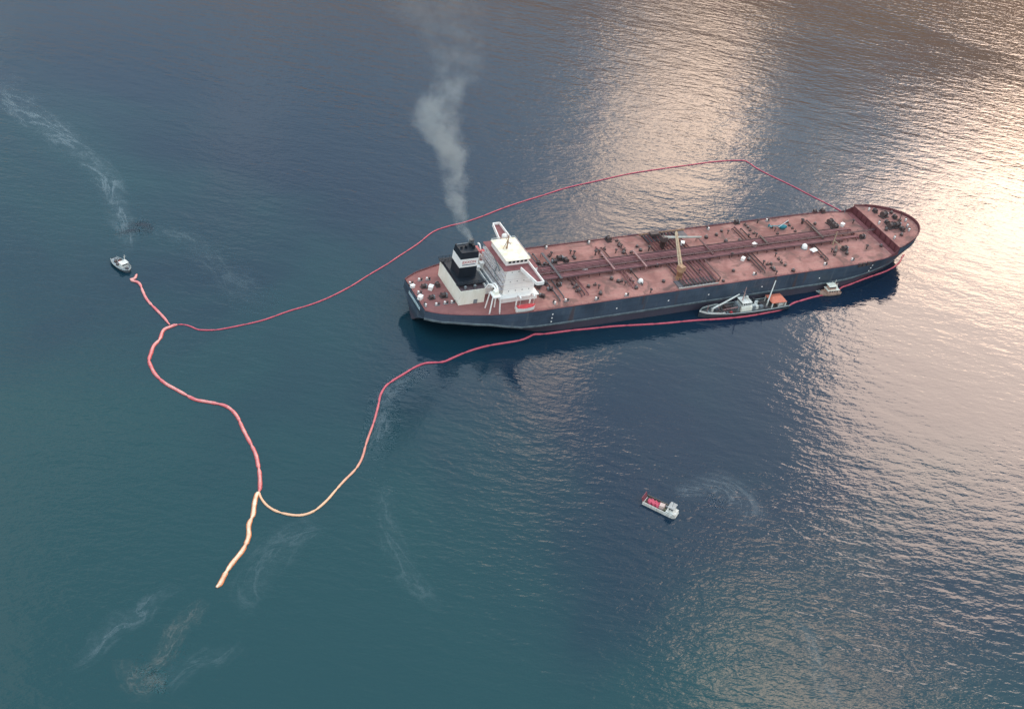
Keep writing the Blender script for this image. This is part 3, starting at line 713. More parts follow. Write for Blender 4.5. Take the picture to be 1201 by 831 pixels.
for y in (-1.1, 1.1): rel(MB().tube([(2.2, y, .3), (1.9, y, .1), (-1.8, y, .1)], .1, 6).bar((1, y, .1), (1, y * .6, .8), .12).bar((-1, y, .1), (-1, y * .6, .8), .12), 'landing_skid', mgrey, hel)
rel(MB().lathe([(.9, 0), (1.1, .45), (.9, .85), (.3, 1.0)], (1.45, 0, 1.25), 10), 'canopy_glass', mglass, hel)

tn = d2(953, 296.5)
tent = empty('tarpaulin_shelter', tn, .25); tag(tent, 'white tarpaulin shelter pitched on the pink tanker deck', 'shelter')
rel(MB().add([(-2, -1.5, 1.9), (2, -1.5, 1.9), (2, 1.5, 1.9), (-2, 1.5, 1.9), (-1.6, 0, 2.7), (1.6, 0, 2.7)], [(0, 1, 5, 4), (1, 2, 5), (2, 3, 4, 5), (3, 0, 4)]), 'roof_sheet', mwhite, tent)
for x in (-1.9, 1.9):
    for y in (-1.4, 1.4): rel(MB().bar((x, y, 0), (x, y, 1.95), .1), 'pole', mgrey, tent)
rel(MB().box(-1.2, .6, -.8, .8, 0, 1.0), 'crate', mat('dull_pink', (.4, .2, .2), .7), tent)

# ------------------------------------------------------------------ support ship alongside
mworn = mat('worn_white', (.72, .69, .63), .6, col2=(.46, .42, .37), scale=.5, streak=True)
def ship_frame(bow_px, stern_px, z):
    return at(*bow_px, z), at(*stern_px, z)
sv = empty('support_ship', (171, -31.6, 0), R(180 - 1.6))    # bow points aft of the tanker
tag(sv, 'dark hulled supply ship with white derricks moored against the tanker side', 'ship')
mshull = mat('slate_hull', (0.035, 0.045, 0.055), .5, scale=.4, col2=(.06, .07, .08))
mb, rows = hull_shape(53, 9.6, 3.6, 16, .16, .86); mb.v = [(x, y, z - 1.2) for x, y, z in mb.v]
svh = rel(mb, 'hull', mshull, sv)
dkv = MB(); vs = []
for r_ in rows: vs += [(r_[0][0], r_[0][1] * .98, 1.75), (r_[5][0], r_[5][1] * .98, 1.75)]
dkv.add(vs, [(2 * i, 2 * i + 1, 2 * i + 3, 2 * i + 2) for i in range(len(rows) - 1)])
rel(dkv, 'work_deck', mat('svdeck', (.075, .085, .085), .7, scale=.5, col2=(.14, .10, .09)), sv)
for s_ in (0, 5):
    rv = MB().tube([(r_[s_][0], r_[s_][1], r_[s_][2] - 1.1) for r_ in rows[:13]], .2, 5); rel(rv, 'rubbing_rail', mat('pale_grey', (.42, .44, .42), .6, scale=.8), svh)
    bwk = MB(); vs = []
    for r_ in rows[12:]:
        x, y, z = r_[s_]; vs += [(x, y, z - 1.3), (x + .05, y * 1.02, z - .35), (x - .12, y * .96, z - .35), (x - .12, y * .96, z - 1.3)]
    k_ = len(rows) - 12
    bwk.add(vs, [(i * 4 + j, (i + 1) * 4 + j, (i + 1) * 4 + j + 1, i * 4 + j + 1) for i in range(k_ - 1) for j in range(3)])
    rel(bwk, 'bow_bulwark', mworn if s_ else MATS['pale_grey'], svh)
brg = rel(MB().box(-3.5, 3.0, -3.2, 3.2, 1.7, 4.4, .05), 'bridge_house', mcream, sv)
rel(MB().box(-2.6, 2.6, -2.6, 2.6, 4.4, 6.8, .1), 'wheelhouse', mworn, sv)
rel(MB().box(-2.9, 3.1, -2.9, 2.9, 6.8, 7.0), 'wheelhouse_roof', mworn, sv)
for k_ in range(5): rel(MB().box(2.5, 2.62, -2.2 + k_ * .9, -1.6 + k_ * .9, 5.5, 6.4), 'window', mglass, sv)
for k_ in range(4): rel(MB().box(-2.0 + k_ * 1.1, -1.3 + k_ * 1.1, 2.5, 2.58, 5.5, 6.4), 'window', mglass, sv)
rel(MB().box(-8.0, -3.8, -2.4, 2.6, 1.7, 3.8, .1), 'engine_trunk', mworn, sv)
rel(MB().tube([(-5.6, -.6, 3.7), (-5.8, -.6, 6.6)], .9, 10), 'funnel', mblack, sv)
rel(MB().lathe([(.5, 0), (.9, .6), (.6, 1.3), (.01, 1.5)], (-1.6, -1.2, 7.0), 10), 'radar_dome', mworn, sv)
rel(MB().tube([(1.6, 0, 6.9), (1.6, 0, 15.0)], [.35, .15], 7).bar((1.6, -1.4, 11.5), (1.6, 1.4, 11.5), .18), 'main_mast', mat('mast_pink', (.55, .34, .3), .6), sv)
rel(MB().tube([(19.5, 1.0, 1.7), (19.5, 1.0, 5.0)], .6, 8), 'crane_post', mworn, sv)
rel(MB().tube([(19.5, 1.0, 4.9), (13.0, .6, 7.4)], .5, 7).tube([(13.0, .6, 7.4), (4.2, -.6, 10.6)], [.5, .32], 7), 'crane_boom', mworn, sv)
rel(MB().tube([(3.0, 1.6, 4.2), (13.5, 2.0, 4.0)], [.35, .22], 6), 'cargo_boom', mcat, sv)
rel(MB().tube([(-14.2, .8, 1.7), (-14.2, .8, 4.6)], .45, 7), 'derrick_post', mworn, sv)
rel(MB().tube([(-14.2, .8, 4.4), (-18.4, -3.2, 14.6)], [.42, .24], 7), 'derrick_boom', mworn, sv)
rel(MB().tube([(21.8, 0, 2.0), (21.8, 0, 6.6)], .2, 6), 'fore_mast', mcat, sv)
can = rel(MB().add([(-24.0, -3.6, 5.4), (-15.0, -3.6, 5.4), (-15.0, 3.8, 5.4), (-24.0, 3.8, 5.4), (-22.6, 0, 6.8), (-16.6, 0, 6.8), (-24, -3.6, 5.15), (-15, -3.6, 5.15), (-15, 3.8, 5.15), (-24, 3.8, 5.15)],
               [(0, 1, 5, 4), (1, 2, 5), (2, 3, 4, 5), (3, 0, 4), (0, 1, 7, 6), (1, 2, 8, 7), (2, 3, 9, 8), (3, 0, 6, 9), (6, 7, 8, 9)]), 'stern_canopy', morange, sv)
for x in (-23.6, -19.6, -15.5):
    for y in (-3.3, 3.5): rel(MB().box(x - .3, x + .3, y - .25, y + .25, 1.7, 5.2), 'canopy_post', mworn, sv)
rel(MB().box(-23.4, -20.5, -2.8, 2.8, 1.7, 4.0), 'deck_house', mworn, sv)
for x, y, sx_, c_ in ((8.5, 2.6, 1.4, mred), (10.8, 2.4, 1.0, mgrey), (12.5, 2.2, 1.0, mworn), (6.2, 2.5, 1.2, mdark), (15.5, -1, 2.4, mdgrey), (9, -1.5, 3.4, mdark), (-10.2, 1.4, 2.4, mgrey), (-11.6, -1.4, 1.8, mdark), (17.5, 1.8, .8, mred), (13.5, -2.5, 1.2, mcat)):
    rel(MB().cbox((x, y, 1.72), sx_, sx_ * .8, sx_ * .55, .2, .05), 'deck_cargo', c_, sv)
for x, y, sx_, sy_, h_ in ((4.2, 0, 1.2, 4.6, 3.6), (-9.6, -2.6, 2.0, 1.2, 1.4), (-4.4, 2.7, 3.0, .9, 2.6), (-12.6, 2.6, 1.6, 1.0, 1.2), (16.8, -2.0, 2.6, 1.6, .9), (21, .2, 1.4, 2.2, 1.0)):
    rel(MB().cbox((x, y, 1.72), sx_, sy_, h_, 0, .08), 'deck_locker', random.choice((mworn, mgrey, mdgrey)), sv)
for a, b in (((1.6, 0, 14.6), (21.8, 0, 6.4)), ((1.6, 0, 14.4), (-14.2, .8, 4.6)), ((-18.4, -3.2, 14.5), (1.6, 0, 14.0)), ((4.2, -.6, 10.6), (1.6, 0, 13.0))):
    rel(MB().tube([a, b], .05, 4), 'rigging_wire', mdark, sv)
for k_ in range(5): rel(MB().tube(spline([(7 + k_ * 1.6, -2.6, 1.95), (8 + k_ * 1.6, -.6, 2.1), (7.4 + k_ * 1.6, 1.6, 1.95)], 4), .22, 5), 'coiled_hose', mdark if k_ % 2 else mpipe2, sv)
for x in (-12, 0, 10): rel(MB().tube([(x, -4.9, .9), (x + 2.4, -4.9, .9)], .75, 8), 'fender', mblack, sv)

# ------------------------------------------------------------------ small cream tug and skiff
p = at(971.5, 343, 0.2)
tg = empty('tugboat', (p.x, min(p.y, -hb(p.x, 0) - 3.6), 0), R(176)); tag(tg, 'little cream tug with stepped cabins tucked under the tanker side', 'tugboat')
mb, rows = hull_shape(12.5, 5.0, 2.1, 10, .2, .8); mb.v = [(x, y, z - .6) for x, y, z in mb.v]
mtan = mat('tan_paint', (.55, .36, .28), .6, scale=.6, col2=(.40, .24, .18))
rel(mb, 'hull', mtan, tg)
dd = MB(); vs = []
for r_ in rows: vs += [(r_[0][0], r_[0][1] * .96, 1.15), (r_[5][0], r_[5][1] * .96, 1.15)]
dd.add(vs, [(2 * i, 2 * i + 1, 2 * i + 3, 2 * i + 2) for i in range(len(rows) - 1)]); rel(dd, 'deck', mtan, tg)
rel(MB().box(-4.2, 2.8, -1.9, 1.9, 1.1, 3.4, .1), 'lower_cabin', mtan, tg)
rel(MB().box(-4.5, 3.2, -2.2, 2.2, 3.4, 3.55), 'cabin_roof', mcream, tg)
rel(MB().box(-2.0, 2.2, -1.5, 1.5, 3.55, 5.7, .12), 'wheelhouse', mtan, tg)
rel(MB().box(-2.4, 2.6, -1.9, 1.9, 5.7, 5.85), 'wheelhouse_roof', mcream, tg)
for k_ in range(4):
    rel(MB().box(-1.6 + k_ * .95, -1.0 + k_ * .95, 1.46, 1.52, 4.5, 5.3), 'window', mglass, tg); rel(MB().box(-3.6 + k_ * 1.5, -2.8 + k_ * 1.5, 1.86, 1.93, 2.1, 2.8), 'window', mglass, tg)
for x, h in ((-1.4, 9.2), (.6, 8.4), (-3.2, 6.8)): rel(MB().tube([(x, .2, 3.5), (x, .2, h)], [.2, .1], 6), 'mast', mcream, tg)
rel(MB().tube([(-3.3, -.8, 3.5), (-3.3, -.8, 5.4)], .5, 8), 'exhaust_stack', mtan, tg)
p = at(959.5, 341.5, 0.2)
sk_ = empty('skiff', (p.x, p.y, 0), R(-62)); tag(sk_, 'tiny open white skiff floating beside the cream tug', 'skiff')
def open_boat(root, L, B, D, mt_h, mt_in):
    mb, rows = hull_shape(L, B, D, 8, .12, .75); mb.v = [(x, y, z - D * .3) for x, y, z in mb.v]
    h_ = rel(mb, 'hull', mt_h, root)
    fl = MB(); vs = []
    for r_ in rows: vs += [(r_[1][0], r_[1][1] * .95, D * .22), (r_[4][0], r_[4][1] * .95, D * .22)]
    fl.add(vs, [(2 * i, 2 * i + 1, 2 * i + 3, 2 * i + 2) for i in range(len(rows) - 1)]); rel(fl, 'floor', mt_in, root)
    gw = MB().tube([(r_[0][0], r_[0][1], r_[0][2] - D * .3) for r_ in rows] + [(r_[5][0], r_[5][1], r_[5][2] - D * .3) for r_ in rows[::-1]], .07, 5); rel(gw, 'gunwale', mt_h, root)
    for t in (.3, .55): rel(MB().box(-L / 2 + L * t - .2, -L / 2 + L * t + .2, -B * .45, B * .45, D * .42, D * .5), 'thwart', mt_in, root)
    rel(MB().box(-L / 2 - .35, -L / 2 + .05, -.25, .25, .1, D * .95), 'outboard_motor', mblack, root)
open_boat(sk_, 5.4, 1.9, .9, mworn, mat('skiff_floor', (.45, .55, .55), .6))

# ------------------------------------------------------------------ workboat holding the boom end
a_, b_ = at(133, 303.5, .6), at(151.5, 318.5, .6)
mid = (a_ + b_) / 2; ang = math.atan2((b_ - a_).y, (b_ - a_).x)
wbt = empty('workboat', (mid.x, mid.y, 0), ang); tag(wbt, 'grey workboat with small white wheelhouse at the upper end of the red boom', 'workboat')
LW = (b_ - a_).length
mb, rows = hull_shape(LW, 6.2, 1.9, 12, .12, .5); mb.v = [(x, y, z - .6) for x, y, z in mb.v]
mwb = mat('workboat_grey', (.36, .38, .38), .6, scale=.6)
rel(mb, 'hull', mat('workboat_hull', (.12, .14, .16), .6), wbt)
dd = MB(); vs = []
for r_ in rows: vs += [(r_[0][0], r_[0][1] * .97, 1.05), (r_[5][0], r_[5][1] * .97, 1.05)]
dd.add(vs, [(2 * i, 2 * i + 1, 2 * i + 3, 2 * i + 2) for i in range(len(rows) - 1)]); rel(dd, 'deck', mwb, wbt)
rel(MB().tube([(r_[0][0], r_[0][1], r_[0][2] - .6) for r_ in rows] + [(r_[5][0], r_[5][1], r_[5][2] - .6) for r_ in rows[::-1]], .16, 5), 'bulwark_rail', mat('pale_grey', (.42, .44, .42), .6), wbt)
whb = rel(MB().box(.6, 3.0, -1.7, 1.7, 1.0, 3.3, .12), 'wheelhouse', mworn, wbt)
rel(MB().box(.3, 3.4, -2.0, 2.0, 3.3, 3.45), 'wheelhouse_roof', mworn, wbt)
for k_ in range(3): rel(MB().box(2.9, 3.0, -1.3 + k_ * .95, -.6 + k_ * .95, 2.2, 2.9), 'window', mglass, wbt)
rel(MB().tube([(.2, 1.6, 1.0), (.2, 1.6, 6.0)], .14, 6).bar((.2, .8, 5), (.2, 2.4, 5), .1), 'mast', mworn, wbt)
for x, y, c_ in ((-1.4, .2, MATS['faded_red']), (-3.0, -1, mdark), (-2.8, 1.2, mdark), (-4.6, .2, mgrey), (-.6, -1.6, mdgrey), (4.6, 0, mdgrey)):
    rel(MB().cbox((x, y, 1.05), 1.3, 1.2, .9, .3, .08), 'deck_gear', c_, wbt)

# ------------------------------------------------------------------ landing craft
a_, b_ = at(753.5, 588.5, 1.2), at(791.5, 607, 1.2)          # near gunwale: ramp end to stern
dr = (b_ - a_).normalized(); nr = Vector((-dr.y, dr.x, 0))
LB = (b_ - a_).length; BB = 5.6
c_ = (a_ + b_) / 2 + nr * (BB / 2)
lc = empty('landing_craft', (c_.x, c_.y, 0), math.atan2(dr.y, dr.x)); tag(lc, 'white landing craft carrying red gear alone in open water', 'landing craft')
h2 = LB / 2; w2 = BB / 2
rel(MB().prism([(-h2, -w2), (h2 - 1.2, -w2), (h2, -w2 * .7), (h2, w2 * .7), (h2 - 1.2, w2), (-h2, w2)], -.5, .6), 'hull', mworn, lc)
mrust = mat('rusty_hold', (.10, .07, .06), .7, scale=1.0)
rel(MB().box(-h2 + .4, h2 - 5.0, -w2 + .35, w2 - .35, .6, .66), 'well_deck', mrust, lc)
for s_ in (-1, 1): rel(MB().box(-h2, h2 - 1.4, s_ * w2 - .25 if s_ > 0 else -w2, s_ * w2 if s_ > 0 else -w2 + .25, .55, 1.5), 'side_wall', mworn if s_ < 0 else mat('olive_wall', (.12, .12, .10), .7), lc)
rel(MB().add([Vector(v) + Vector((-h2, 0, .5)) for v in [(-.1, -w2 + .3, 0), (.15, -w2 + .3, 0), (-.7, -w2 + .3, 2.5), (-.95, -w2 + .3, 2.5), (-.1, w2 - .3, 0), (.15, w2 - .3, 0), (-.7, w2 - .3, 2.5), (-.95, w2 - .3, 2.5)]], [(0, 1, 2, 3), (4, 5, 6, 7), (0, 1, 5, 4), (1, 2, 6, 5), (2, 3, 7, 6), (3, 0, 4, 7)]), 'bow_ramp', mat('ramp_maroon', (.20, .05, .07), .6), lc)
rel(MB().box(h2 - 4.8, h2 - .3, -w2 * .8, w2 * .8, .55, 1.7, .05), 'aft_deck', mworn, lc)
rel(MB().box(h2 - 4.2, h2 - 1.8, -w2 * .55, w2 * .75, 1.7, 3.9, .12), 'wheelhouse', mworn, lc)
rel(MB().box(h2 - 4.5, h2 - 1.5, -w2 * .65, w2 * .85, 3.9, 4.05), 'wheelhouse_roof', mat('grey_roof', (.40, .38, .36), .6, scale=.9), lc)
for k_ in range(3): rel(MB().box(h2 - 4.22, h2 - 4.08, -1.2 + k_ * 1.0, -.5 + k_ * 1.0, 2.8, 3.5), 'window', mglass, lc)
for k_ in range(2): rel(MB().box(h2 - 3.7 + k_ * 1.0, h2 - 3.1 + k_ * 1.0, -w2 * .55 - .04, -w2 * .55 + .12, 2.8, 3.5), 'window', mglass, lc)
rel(MB().tube([(h2 - 3, 0, 4.0), (h2 - 3, 0, 6.4)], .1, 6), 'mast', mgrey, lc)
bp_ = mat('boom_pile_pink', (.62, .10, .15), .7, scale=1.2, col2=(.42, .05, .09))
for i in range(5):
    pts = [(-h2 + 1.6 + t * .42, math.sin(t * 1.5 + i) * (1.3) + (i - 2) * .2, .9 + (i % 2) * .5 + .1 * math.sin(t * 3)) for t in range(14)]
    rel(MB().tube(spline(pts, 3), .33, 6), 'folded_boom', bp_, lc)
rel(MB().cbox((h2 - 7.3, .2, .66), 2.6, 2.6, 1.5, .15, .25), 'covered_pallet', mat('pale_pink_tarp', (.72, .52, .45), .7, scale=.8), lc)
rel(MB().cbox((h2 - 5.5, -1.3, .66), 1.1, 1.2, 1.2, .1, .05), 'crate', mat('olive_box', (.09, .09, .05), .7), lc)
rel(MB().cbox((h2 - 5.5, 1.2, .66), 1.1, 1.0, 1.0, .1, .05), 'crate', mgrey, lc)

# ------------------------------------------------------------------ floating containment booms
def boom_mat(name, col, col2, scale=.25):
    return mat(name, col, .45, scale=scale, col2=col2, spec=.5)
bm_red = boom_mat('boom_red', (.60, .095, .13), (.46, .06, .09))
bm_pink = boom_mat('boom_coral', (.70, .14, .15), (.80, .36, .31), .14)
def boom_fade():                                             # red fabric bleaching to pale orange towards the fork
    mt = boom_mat('boom_fade', (.60, .095, .13), (.46, .06, .09)); t = mt.node_tree; b = t.nodes['Principled BSDF']
    lk = b.inputs['Base Color'].links[0]; src = lk.from_socket
    P = N(t, 'ShaderNodeTexCoord').outputs['Object']; sp = N(t, 'ShaderNodeSeparateXYZ'); t.links.new(P, sp.inputs[0])
    n = noise(t, P, .1, 4, .6)
    f = ramp(t, math_n(t, 'ADD', sp.outputs[0], math_n(t, 'MULTIPLY', n, 18)), -72, -22, 1.0, 0.0)
    t.links.new(mix_c(t, f, src, (.86, .46, .27)), b.inputs['Base Color']); return mt
bm_pale = boom_mat('boom_pale', (.85, .72, .52), (.80, .42, .26), .16)
def boom(name, px, rad, mt_, label, keep_out=False, step=1.5, sec=15.0, wob=.35, skirt=None):
    pts = [at(x, y, 0) for x, y in px]
    P = resample(spline(pts, 8), step)
    if keep_out:
        for q in P:
            if 0 < q.x < 303:
                lim = hb(min(q.x + 4, 301.9), 1.0) + rad + .6
                if q.x > 40 and q.y < 0 and -q.y < lim: q.y = -lim
    rads = []
    for i, q in enumerate(P):
        t = (i * step) % sec; rads.append(rad * (.62 if t < step else 1.0) * (1 + .06 * math.sin(i * 1.7)))
        q.z = rad * .35
        if 0 < i < len(P) - 1:
            q.x += wob * math.sin(i * .37 + rad * 9) * .5; q.y += wob * math.sin(i * .23 + 1) * .5
    rads[0] = rads[-1] = rad * .5
    o = MB().tube(P, rads, 8).build(name, mt_)
    if skirt:                                                # orange fabric fins lying out on both sides of the float
        sk = MB(); vs = []
        for i, q in enumerate(P):
            d = (P[min(i + 1, len(P) - 1)] - P[max(i - 1, 0)]).normalized(); nn = Vector((-d.y, d.x, 0)); w_ = rads[i] * 1.38
            vs += [(q.x - nn.x * w_, q.y - nn.y * w_, .10), (q.x, q.y, .20), (q.x + nn.x * w_, q.y + nn.y * w_, .10), (q.x, q.y, -.25)]
        sk.add(vs, [(i * 4 + j, (i + 1) * 4 + j, (i + 1) * 4 + (j + 1) % 4, i * 4 + (j + 1) % 4) for i in range(len(P) - 1) for j in range(4)])
        so_ = sk.build('skirt', skirt); so_.parent = o
    tag(o, label, 'oil boom', 'floating oil containment booms round the tanker')
    return o, P
boom('containment_boom', [(1003, 256.5), (985, 247), (950, 229), (912, 210), (888, 198), (878, 191), (870, 188.5), (835, 190), (800, 195), (755, 201), (715, 209), (675, 218), (640, 228), (600, 241), (570, 252), (545, 261), (525, 266), (508, 272), (490, 286), (465, 303), (440, 318), (415, 334), (390, 347), (365, 357), (340, 365), (310, 375), (280, 382), (255, 387), (238, 387.5), (231, 386.5), (225, 383.5), (218, 381), (211, 380.5), (206, 381.5)], .36, bm_red, 'long thin red boom curving behind the tanker on its far side')
boom('containment_boom', [(208, 381), (203, 383), (198, 384.8), (192, 387), (189, 391), (187, 398), (181, 405), (178, 413), (174, 422), (176, 430), (181, 438), (190, 446), (198, 452), (205, 456), (215, 462), (228, 468), (240, 470), (255, 473), (266, 477), (275, 486), (284, 500), (291, 512), (297, 528), (302, 543), (306, 555), (306, 566), (303.5, 578)], .62, bm_pink, 'coral boom snaking between the junction near the workboat and the lower fork', wob=.9, skirt=mat('skirt_red', (.52, .07, .06), .6, scale=.3))
boom('containment_boom', [(160.5, 322), (158.5, 327), (152, 329), (157, 330.5), (163, 333), (168, 342), (174, 353), (182, 363), (190, 371), (196, 377), (200.5, 383)], .62, bm_pink, 'short coral boom with a hooked end leading off beside the grey workboat', wob=.6)
boom('containment_boom', [(303.5, 577), (299, 585), (297, 595), (297, 604), (293, 614), (292, 626), (287, 637), (282, 647), (276, 657), (270, 667), (263, 678), (257, 686), (251, 690.5)], .70, bm_pale, 'thick pale yellow boom trailing free from the fork to a loose end', wob=1.0, skirt=mat('skirt_orange', (.72, .20, .05), .6, scale=.3))
boom('containment_boom', [(304, 577), (307, 585), (313, 593), (322, 599), (334, 602.5), (347, 604), (358, 603), (370, 598), (382, 588), (393, 576), (405, 563), (416, 551), (424, 537), (430, 520), (435, 505), (440, 489), (444, 475), (446, 463), (452, 453), (462, 446), (474, 439), (486, 431), (498, 426), (510, 425), (521, 424), (533, 419), (545, 414), (560, 409), (575, 405), (592, 402), (610, 399), (620, 395.5), (628, 392), (642, 390), (660, 388), (690, 385.5), (720, 383), (750, 381), (780, 379), (805, 377), (830, 375), (855, 373), (880, 370.5), (900, 367), (918, 362.5), (930, 355.5), (940, 352.5), (955, 348.5), (970, 345.5), (980, 342.5), (987, 336.5), (995, 332), (1010, 327.5), (1025, 323), (1035, 319), (1046, 313), (1055, 305.5), (1061, 298)], .50, boom_fade(), 'long red boom along the supply ship side, looping pale round to the fork', keep_out=True)
st_ = at(1003, 256.5, 0)

# ------------------------------------------------------------------ sheens and wakes lying on the water
def sheen_mat(name, col, strength, scale=.03, rough=.3):
    mt = bpy.data.materials.new(name); mt.use_nodes = True; t = mt.node_tree
    b = t.nodes['Principled BSDF']; b.inputs['Base Color'].default_value = (*col, 1); b.inputs['Roughness'].default_value = rough
    c = N(t, 'ShaderNodeTexCoord'); uv = N(t, 'ShaderNodeSeparateXYZ'); t.links.new(c.outputs['UV'], uv.inputs[0])
    P = c.outputs['Object']
    n1 = noise(t, P, scale, 5, .6, .8); um = N(t, 'ShaderNodeUVMap', uv_map='Metres'); n2 = noise(t, um.outputs[0], scale * 1.9, 5, .6, 1.2); n3 = noise(t, P, scale * 6, 4, .6, .6)
    vv = math_n(t, 'ABSOLUTE', math_n(t, 'SUBTRACT', uv.outputs[1], .5))
    v = math_n(t, 'ADD', vv, math_n(t, 'MULTIPLY', math_n(t, 'SUBTRACT', n1, .5), .7))
    e = ramp(t, v, .0, .40, 1.0, 0.0)
    edge = ramp(t, vv, .25, .49, 1.0, 0.0)
    ends = math_n(t, 'MULTIPLY', ramp(t, uv.outputs[0], 0.0, .2), ramp(t, uv.outputs[0], .75, 1.0, 1.0, 0.0))
    ridge = ramp(t, math_n(t, 'ABSOLUTE', math_n(t, 'SUBTRACT', n2, .5)), .0, .055, 1.0, 0.0)   # thin curling filaments
    body = math_n(t, 'ADD', math_n(t, 'MULTIPLY', ridge, .75), ramp(t, n3, .35, .7, .10, .42))
    a = math_n(t, 'MULTIPLY', math_n(t, 'MULTIPLY', e, edge), math_n(t, 'MULTIPLY', ends, body))
    a = math_n(t, 'MULTIPLY', a, strength)
    t.links.new(a, b.inputs['Alpha']); return mt
def sheen(name, px, widths, mt_, label, cat, z):
    pts = spline([at(x, y, 0) for x, y in px], 8); k = len(pts)
    ws = [interp(i / (k - 1) * (len(widths) - 1), list(range(len(widths))), widths) for i in range(k)]
    vs, uvs, met = [], [], []; m_ = 6; run = 0.0
    for i, q in enumerate(pts):
        d = (pts[min(i + 1, k - 1)] - pts[max(i - 1, 0)]).normalized(); nn = Vector((-d.y, d.x, 0))
        if i: run += (q - pts[i - 1]).length
        for j in range(m_ + 1):
            s = j / m_; met.append((run * .28 + z * 900, ws[i] * s)); w = q + nn * (ws[i] * (s - .5)); vs.append((w.x, w.y, z)); uvs.append((i / (k - 1), s))
    fs = [(i * (m_ + 1) + j, (i + 1) * (m_ + 1) + j, (i + 1) * (m_ + 1) + j + 1, i * (m_ + 1) + j + 1) for i in range(k - 1) for j in range(m_)]
    me = bpy.data.meshes.new(name); me.from_pydata(vs, [], fs); ul = me.uv_layers.new(name='UVMap'); um = me.uv_layers.new(name='Metres')
    for lp in me.loops: ul.data[lp.index].uv = uvs[lp.vertex_index]; um.data[lp.index].uv = met[lp.vertex_index]
    o = bpy.data.objects.new(name, me); COL.objects.link(o); me.materials.append(mt_)
    tag(o, label, cat, kind='stuff'); return o
s_wake = sheen_mat('wake_pale', (.26, .32, .35), .18, .07)
s_boat = sheen_mat('wake_boat', (.28, .35, .38), .30, .05)
s_thin = sheen_mat('sheen_thin', (.24, .31, .33), .12, .06)
s_brown = sheen_mat('sheen_brown', (.34, .30, .26), .17, .12)
s_dark = sheen_mat('oil_dark', (.010, .013, .022), .9, .05, .15)
zz = .03
def nz():
    global zz; zz += .012; return zz
sheen('boat_wake', [(-25, 70), (10, 110), (45, 138), (80, 165), (105, 190), (128, 215), (140, 245), (147, 272), (148, 292), (146, 306)], [46, 42, 36, 32, 28, 25, 22, 18, 12, 6], s_boat, 'pale wake streaming away behind the grey workboat', 'wake', nz())
sheen('oil_sheen', [(160, 262), (195, 272), (225, 282), (245, 302), (268, 325), (292, 345), (318, 362)], [10, 18, 22, 28, 30, 30, 20], s_thin, 'faint pale sheen drifting from the workboat towards the far boom', 'sheen', nz())
sheen('oil_slick', [(140, 278), (152, 268), (168, 266), (174, 276)], [8, 16, 16, 6], s_dark, 'dark oil patch floating just beside the workboat wake', 'slick', nz())
sheen('oil_sheen', [(75, 790), (105, 768), (120, 748), (138, 730), (160, 722), (172, 712), (182, 700), (200, 692), (222, 690)], [10, 13, 15, 16, 15, 14, 12, 11, 8], s_wake, 'thin grey sheen thread curling away from the loose boom end', 'sheen', nz())
sheen('oil_sheen', [(240, 700), (232, 712), (222, 725), (208, 735), (200, 752), (190, 772), (176, 786), (172, 812)], [8, 12, 14, 15, 14, 14, 14, 12], s_brown, 'brownish broken sheen trailing straight below the loose boom end', 'sheen', nz())
sheen('oil_sheen', [(145, 770), (152, 790), (166, 806), (180, 800), (190, 785)], [12, 16, 18, 14, 10], s_brown, 'small hooked brownish sheen curl in dark open water', 'sheen', nz())
sheen('oil_sheen', [(195, 815), (210, 790), (232, 775), (262, 768), (290, 755)], [16, 18, 18, 16, 10], s_thin, 'soft pale sheen smear beyond the brownish curls', 'sheen', nz())
sheen('oil_sheen', [(380, 600), (352, 622), (325, 645), (305, 672), (292, 700), (302, 725)], [18, 26, 30, 28, 20, 10], s_thin, 'wide faint sheen beside the thick pale boom', 'sheen', nz())
sheen('oil_sheen', [(500, 432), (470, 448), (452, 468), (449, 490), (444, 515), (425, 560)], [8, 12, 14, 16, 16, 10], s_wake, 'pale sheen gathered along the boom below the tanker stern', 'sheen', nz())
sheen('oil_sheen', [(445, 560), (455, 610), (468, 650), (490, 690), (520, 720)], [10, 18, 20, 18, 8], s_thin, 'faint sheen streak alone in open water between boom loop and landing craft', 'sheen', nz())
sheen('boat_wake', [(792, 584), (805, 577), (825, 572), (848, 572), (868, 582), (872, 598), (850, 612)], [8, 16, 24, 30, 34, 34, 20], s_wake, 'curling pale wake churned up behind the landing craft', 'wake', nz())
sheen('oil_sheen', [(930, 720), (950, 750), (962, 785), (968, 815), (975, 850)], [8, 14, 18, 20, 16], s_thin, 'soft pale streak of foam in the rippled blue water', 'sheen', nz())

# ------------------------------------------------------------------ smoke from the funnel
way = [(546, 284, 2), (542, 260, 4), (535, 240, 6), (534, 220, 9), (531, 200, 12), (532, 180, 16), (524, 160, 20), (514, 143, 24), (513, 126, 28), (523, 108, 33), (532, 93, 39), (536, 62, 54), (524, 20, 78), (515, -30, 106)]
rad = [1.7, 4.2, 6.0, 7.2, 8.0, 9.4, 11.5, 13.5, 13.5, 12.5, 12.0, 20, 30, 38]
pp = [at_y(x, y, yy) for x, y, yy in way]; pp[0] = Vector((26.5, 1.8, F + 25.0))
z0, z1 = pp[0].z, pp[-1].z
sm = MB(); path = spline(pp, 4); rds = [interp(i / (len(path) - 1) * (len(rad) - 1), list(range(len(rad))), rad) * 1.5 for i in range(len(path))]
vs, n_ = [], 14
for q, r_ in zip(path, rds):
    for j in range(n_): vs.append((q.x + r_ * math.cos(2 * math.pi * j / n_), q.y + r_ * math.sin(2 * math.pi * j / n_), q.z))
K = len(path)
